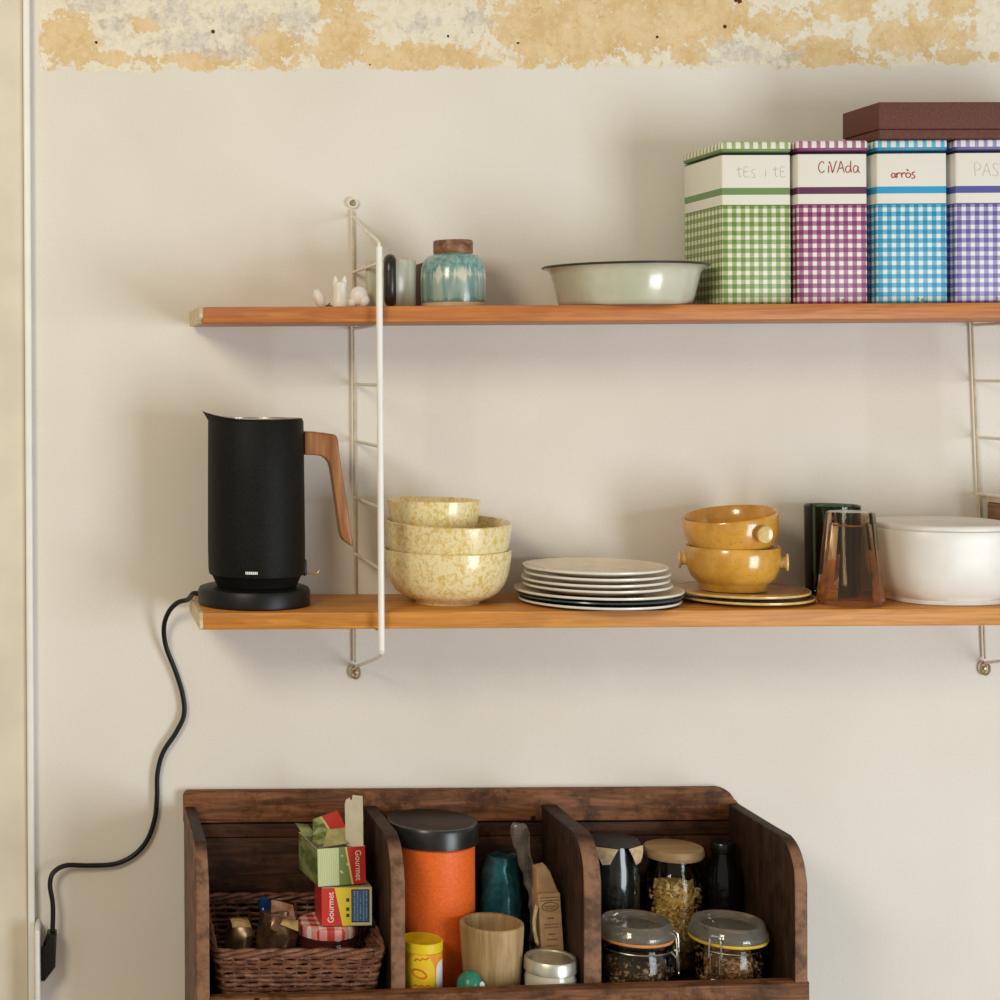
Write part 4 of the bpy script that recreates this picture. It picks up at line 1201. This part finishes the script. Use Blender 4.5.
# crinkled clear film bag
fy2 = -0.078
pts = [at(520, 819, fy2), at(520, 833, fy2), at(525, 855, fy2), at(532, 880, fy2), at(536, 905, fy2), at(538, 930, fy2)]
t = thing('plastic_bag', 'crumpled clear plastic bag standing behind the cardboard packet', 'bag', (pts[-1].x, fy2, ZFL))
o0 = Vector((pts[-1].x, fy2, ZFL))
cl = catmull([(q - o0) for q in pts] + [Vector((0, 0, 0.0))], 6)
wid = [0.005, 0.0115, 0.0095, 0.0100, 0.0105, 0.0105, 0.010]
bm = NB(); g = []
for i, c in enumerate(cl):
    f = i / (len(cl) - 1) * (len(wid) - 1); k0 = min(int(f), len(wid) - 2)
    w = wid[k0] * (1 - (f - k0)) + wid[k0 + 1] * (f - k0)
    row = []
    for j in range(14):
        a = 2 * math.pi * j / 14
        v = c + Vector((math.cos(a) * w, math.sin(a) * w * 0.5, 0))
        v += mnoise.noise_vector(v * 55) * (0.0050 if i < len(cl) - 2 else 0.0)
        v.x = min(v.x, 0.6505 - o0.x); v.z = max(v.z, 0.0003)
        row.append(bm.verts.new(v))
    g.append(row)
for a, b in zip(g, g[1:]):
    for j in range(14): bm.faces.new((a[j], a[(j + 1) % 14], b[(j + 1) % 14], b[j]))
obj('film', bm, M_FILM, t, smooth=0.3)

# small pale lidded jar
sy2 = -0.179; sx2 = 0.6182
hs_ = 0.7500 - ZFL
t = thing('spread_jar', 'small low jar with a pale metal lid in front of the cardboard packet', 'jar', (sx2, sy2, ZFL))
bm = NB(); lathe(bm, [(0, 0), (0.0305, 0), (0.0325, 0.003), (0.0325, hs_ - 0.025), (0.031, hs_ - 0.020), (0.030, hs_ - 0.016), (0, hs_ - 0.016)], 48)
obj('jar', bm, plain('milky_glass', (0.62, 0.58, 0.48), 0.2, 0.08, 50, coat=0.5), t)
bm = NB(); lathe(bm, [(0.0325, hs_ - 0.0165), (0.0335, hs_ - 0.0155), (0.0330, hs_ - 0.002), (0.0315, hs_), (0.0285, hs_ - 0.0005), (0.0275, hs_ - 0.002), (0.012, hs_ - 0.0018), (0, hs_ - 0.0015)], 56)
obj('lid', bm, M_TIN, t)

# ---------------------------------------------------------------- right compartment jars
def flakes(bm, r, z0, z1, n, size, seed):
    rd = random.Random(seed)
    for i in range(n):
        a = rd.uniform(0.75 * math.pi, 2.1 * math.pi)
        z = rd.uniform(z0, z1); rr = r - rd.uniform(0.0, 0.004)
        if rd.random() < 0.18: z = z1 + rd.uniform(-0.002, 0.002); rr = r * math.sqrt(rd.random()) * 0.95
        s = size * rd.uniform(0.6, 1.3)
        m = Matrix.Translation((rr * math.cos(a), rr * math.sin(a), z)) @ Matrix.Rotation(rd.uniform(0, 6.28), 4, (rd.uniform(-1, 1), rd.uniform(-1, 1), rd.uniform(0.1, 1))) @ Matrix.Diagonal((s, s * rd.uniform(0.5, 0.9), s * rd.uniform(0.25, 0.5), 1))
        bmesh.ops.create_icosphere(bm, subdivisions=1, radius=1.0, matrix=m)
    lathe(bm, [(0, z0), (r - 0.004, z0), (r - 0.004, z1 - 0.001), (0, z1)], 24)
def m_flake(name, a, b, c):
    M = Mat(name, a, 0.6, spec=0.3)
    g = M.t.nodes.new('ShaderNodeNewGeometry'); isl = S(M.t, g.outputs['Random Per Island'])
    q = M.mix(isl.step(0.0, 0.6), a, b)
    M.color(M.mix(isl.gt(0.82), q, c)); return M.m

def clip_jar(name, label, loc, r, h, liq, ring, clasp_a, fill, fmat, rbody=None):
    t = thing(name, label, 'jar', loc, group='clip top glass jars')
    rb_ = rbody or r * 0.97
    bm = NB()
    zb = h - 0.029
    prof = [(0, 0), (rb_ - 0.006, 0), (rb_, 0.006), (rb_ * 1.005, zb * 0.6), (rb_ * 0.99, zb - 0.012), (rb_ * 0.93, zb - 0.004), (rb_ * 0.91, zb), (rb_ * 0.98, zb + 0.0035), (rb_ * 0.96, zb + 0.006)]
    inn = [(rb_ * 0.90, zb + 0.006), (rb_ * 0.87, zb - 0.003), (rb_ - 0.0035, zb - 0.014), (rb_ - 0.004, 0.009), (0, 0.006)]
    lathe(bm, prof + inn, 56); obj('jar', bm, M_JAR, t, smooth=0.9)
    bm = NB()
    zl_ = zb + 0.0105
    lathe(bm, [(0, zl_ + 0.004), (r * 0.84, zl_ + 0.003), (r * 0.86, zl_), (r * 0.99, zl_ + 0.0005), (r, zl_ + 0.003), (r * 0.98, zl_ + 0.007), (r * 0.93, zl_ + 0.0105), (r * 0.90, h - 0.001), (r * 0.86, h), (r * 0.80, h - 0.002), (r * 0.74, h - 0.006), (0, h - 0.006)], 56)
    obj('lid', bm, M_LID, t, smooth=0.9)
    bm = NB(); n = 56
    lathe(bm, [(r * 0.86, zb + 0.0065), (r * 0.985, zb + 0.0062), (r * 1.0, zb + 0.008), (r * 0.985, zb + 0.0098), (r * 0.86, zb + 0.0098), (r * 0.86, zb + 0.0065)], 56)
    e = obj('seal_ring', bm, ring, t)
    bm = NB()
    # neck wire and clasp
    rn = rb_ * 0.955
    tube(bm, [(rn * math.cos(2 * math.pi * i / n), rn * math.sin(2 * math.pi * i / n), zb - 0.0035) for i in range(n)], 0.0011, 6, closed=True)
    ca, sa = math.cos(clasp_a), math.sin(clasp_a)
    def cp(u, out, z): return Vector((ca * (r + out) - sa * u, sa * (r + out) + ca * u, z))
    for s in (-1, 1):
        tube(bm, catmull([cp(s * 0.007, -0.003, zb - 0.004), cp(s * 0.008, 0.0035, zb - 0.010), cp(s * 0.0075, 0.004, zb - 0.001), cp(s * 0.0070, 0.0030, zl_ + 0.004), cp(s * 0.0065, -0.003, h - 0.010)], 6), 0.0011, 6)
        tube(bm, catmull([cp(s * 0.0055, 0.004, zb - 0.002), cp(s * 0.006, 0.0045, zb - 0.018), cp(s * 0.005, 0.005, zb - 0.034)], 5), 0.0010, 6)
    tube(bm, [cp(-0.005, 0.005, zb - 0.034), cp(0.005, 0.005, zb - 0.034)], 0.0010, 6)
    tube(bm, [cp(-0.0065, -0.003, h - 0.010), cp(0.0065, -0.003, h - 0.010)], 0.0011, 6)
    obj('wire_clasp', bm, M_STEEL, t)
    bm = NB(); flakes(bm, rb_ - 0.0045, 0.009, liq, fill[0], fill[1], fill[2])
    tag(obj('contents', bm, fmat, t, smooth=0), kind='stuff')
    return t
M_F1 = m_flake('dark_tea_leaves', (0.06, 0.035, 0.02), (0.20, 0.12, 0.065), (0.42, 0.28, 0.16))
M_F2 = m_flake('brown_nut_pieces', (0.12, 0.055, 0.022), (0.36, 0.19, 0.09), (0.58, 0.38, 0.21))
M_F3 = m_flake('golden_muesli', (0.30, 0.17, 0.045), (0.62, 0.40, 0.13), (0.80, 0.62, 0.30))
clip_jar('clip_top_jar', 'clip top glass jar with an orange seal and dark tea, front left of the jars', (0.7325, -0.164, ZFL), 0.0475, 0.793 - ZFL, 0.043,
         plain('orange_rubber', (0.60, 0.25, 0.08), 0.5, 0.1, 60), R(-28), (460, 0.0034, 3), M_F1, 0.0490)
clip_jar('clip_top_jar', 'clip top glass jar with a yellow seal and nut pieces, front right of the jars', (0.8535, -0.160, ZFL), 0.0495, 0.790 - ZFL, 0.052,
         plain('yellow_rubber', (0.66, 0.46, 0.05), 0.5, 0.1, 60), R(-128), (420, 0.0044, 5), M_F2, 0.0430)

# wooden lidded jar of muesli
mx_, my_ = 0.8165, -0.0655
hm = 0.860 - ZFL
t = thing('muesli_jar', 'glass jar of golden muesli with a round wooden lid', 'jar', (mx_, my_, ZFL))
rj = 0.0375
bm = NB(); lathe(bm, [(0, 0), (rj - 0.005, 0), (rj, 0.005), (rj, hm - 0.044), (rj * 0.94, hm - 0.032), (rj * 0.84, hm - 0.026), (rj * 0.84, hm - 0.014), (rj * 0.78, hm - 0.014), (rj * 0.78, hm - 0.028), (rj - 0.004, hm - 0.046), (rj - 0.004, 0.006), (0, 0.005)], 56)
obj('jar', bm, M_JAR, t, smooth=0.9)
bm = NB(); lathe(bm, [(0, hm - 0.0138), (rj * 0.98, hm - 0.0138), (rj * 1.05, hm - 0.011), (rj * 1.06, hm - 0.006), (rj * 1.02, hm - 0.001), (rj * 0.96, hm), (0, hm)], 56)
obj('lid', bm, wood('pale_beech_lid', (0.30, 0.19, 0.085), (0.46, 0.32, 0.17), 'x', 6, 0.55), t)
bm = NB(); flakes(bm, rj - 0.0045, 0.008, hm - 0.050, 760, 0.0044, 11)
tag(obj('contents', bm, M_F3, t, smooth=0), kind='stuff')

# cloth covered jar
cxx, cyy = 0.7330, -0.0650
hc = 0.870 - ZFL
t = thing('covered_jar', 'dark glass jar with a grey cloth cover showing cream corners, back left', 'jar', (cxx, cyy, ZFL))
rj = 0.0365
bm = NB(); lathe(bm, [(0, 0), (rj - 0.005, 0), (rj, 0.005), (rj, hc - 0.034), (rj * 0.92, hc - 0.020), (rj * 0.90, hc - 0.004), (0, hc - 0.004)], 48)
Mc = Mat('black_glass', (0.012, 0.014, 0.013), 0.12, spec=0.6)
Mc.color(Mc.mix(Mc.noise(90, 3, (1, 1, 0.2)).step(0.45, 0.75), (0.006, 0.008, 0.007), (0.045, 0.05, 0.043)))
obj('jar', bm, Mc.m, t, smooth=0.9)
bm = NB()
seg = 56; top = []; mid_ = []; hem = []
for i in range(seg):
    a = 2 * math.pi * i / seg
    cor = abs(math.sin(2 * (a + R(38)))) ** 5
    top.append(bm.verts.new((rj * 0.93 * math.cos(a), rj * 0.93 * math.sin(a), hc)))
    mid_.append(bm.verts.new((rj * 1.03 * math.cos(a), rj * 1.03 * math.sin(a), hc - 0.003)))
    q = 1.06 + 0.10 * cor
    hem.append(bm.verts.new((rj * q * math.cos(a), rj * q * math.sin(a), hc - 0.012 - 0.017 * cor)))
c0 = bm.verts.new((0, 0, hc + 0.0008))
for i in range(seg):
    j = (i + 1) % seg
    bm.faces.new((c0, top[i], top[j])); bm.faces.new((top[i], mid_[i], mid_[j], top[j])); 
M_CLOTHG = plain('grey_cloth', (0.10, 0.085, 0.078), 0.85, 0.2, 200, bump=0.3, bscale=600)
for v in hem: bm.verts.remove(v)
ret = bmesh.ops.solidify(bm, geom=bm.faces[:], thickness=0.0008)
cv = obj('cloth_cover', bm, M_CLOTHG, t)
for a_deg in (-52 , -118, 38, 142):
    a = R(a_deg); u = Vector((-math.sin(a), math.cos(a), 0)); d = Vector((math.cos(a), math.sin(a), 0))
    A = d * rj * 1.02 + u * 0.016 + Vector((0, 0, hc - 0.0035)); B = d * rj * 1.02 - u * 0.016 + Vector((0, 0, hc - 0.0035))
    Cc = d * rj * 1.10 - u * 0.004 + Vector((0, 0, hc - 0.026)); Dd = d * rj * 1.10 + u * 0.006 + Vector((0, 0, hc - 0.024))
    bm = sheet([A, B, Cc, Dd], 5, 0.003)
    e = obj('cloth_corner', bm, plain('cream_lining', (0.56, 0.40, 0.23), 0.8, 0.18, 130), cv); e['label'] = 'cream cloth corner turned down'

# dark stoppered jar
dx_, dy_ = 0.8815, -0.070
hd_ = 0.8665 - ZFL
t = thing('dark_bottle', 'dark narrow necked glass jar in the shady back right corner of the crate', 'jar', (dx_, dy_, ZFL))
bm = NB(); lathe(bm, [(0, 0), (0.0195, 0), (0.0225, 0.004), (0.0225, hd_ - 0.050), (0.0205, hd_ - 0.034), (0.0150, hd_ - 0.022), (0.0145, hd_ - 0.014), (0, hd_ - 0.014)], 40)
obj('jar', bm, plain('near_black_glass', (0.004, 0.004, 0.004), 0.1, 0.2, 60, spec=0.4), t, smooth=0.9)
bm = NB(); lathe(bm, [(0, hd_ - 0.0138), (0.0155, hd_ - 0.0138), (0.0168, hd_ - 0.012), (0.0168, hd_ - 0.003), (0.0155, hd_), (0, hd_)], 36)
obj('stopper', bm, plain('black_stopper', (0.005, 0.005, 0.005), 0.25, 0.2, 60), t)

# ---------------------------------------------------------------- light
w = bpy.data.worlds.new('world'); sc.world = w; w.use_nodes = True
bg = w.node_tree.nodes['Background']
bg.inputs[0].default_value = (1.0, 0.92, 0.765, 1); bg.inputs[1].default_value = 0.46

def area(name, loc, target, size, sizey, power, col):
    l = bpy.data.lights.new(name, 'AREA'); l.shape = 'RECTANGLE'; l.size = size; l.size_y = sizey
    l.energy = power; l.color = col
    o = bpy.data.objects.new(name, l); COL.objects.link(o)
    o.location = loc
    d = Vector(target) - Vector(loc)
    o.rotation_euler = d.to_track_quat('-Z', 'Y').to_euler()
    return o
area('window_daylight', (2.35, -2.6, 0.80), (0.80, 0, 1.05), 1.1, 1.5, 60, (0.85, 0.94, 1.0))
area('warm_fill', (-0.9, -2.2, 2.3), (0.15, 0, 1.3), 0.6, 0.6, 29, (1.0, 0.88, 0.66))  # added warm fill for the left wall, no such lamp in view

sc.view_settings.view_transform = 'Standard'
sc.view_settings.look = 'None'
sc.view_settings.exposure = -0.17
sc.view_settings.gamma = 1.0
sc.view_settings.use_curve_mapping = False
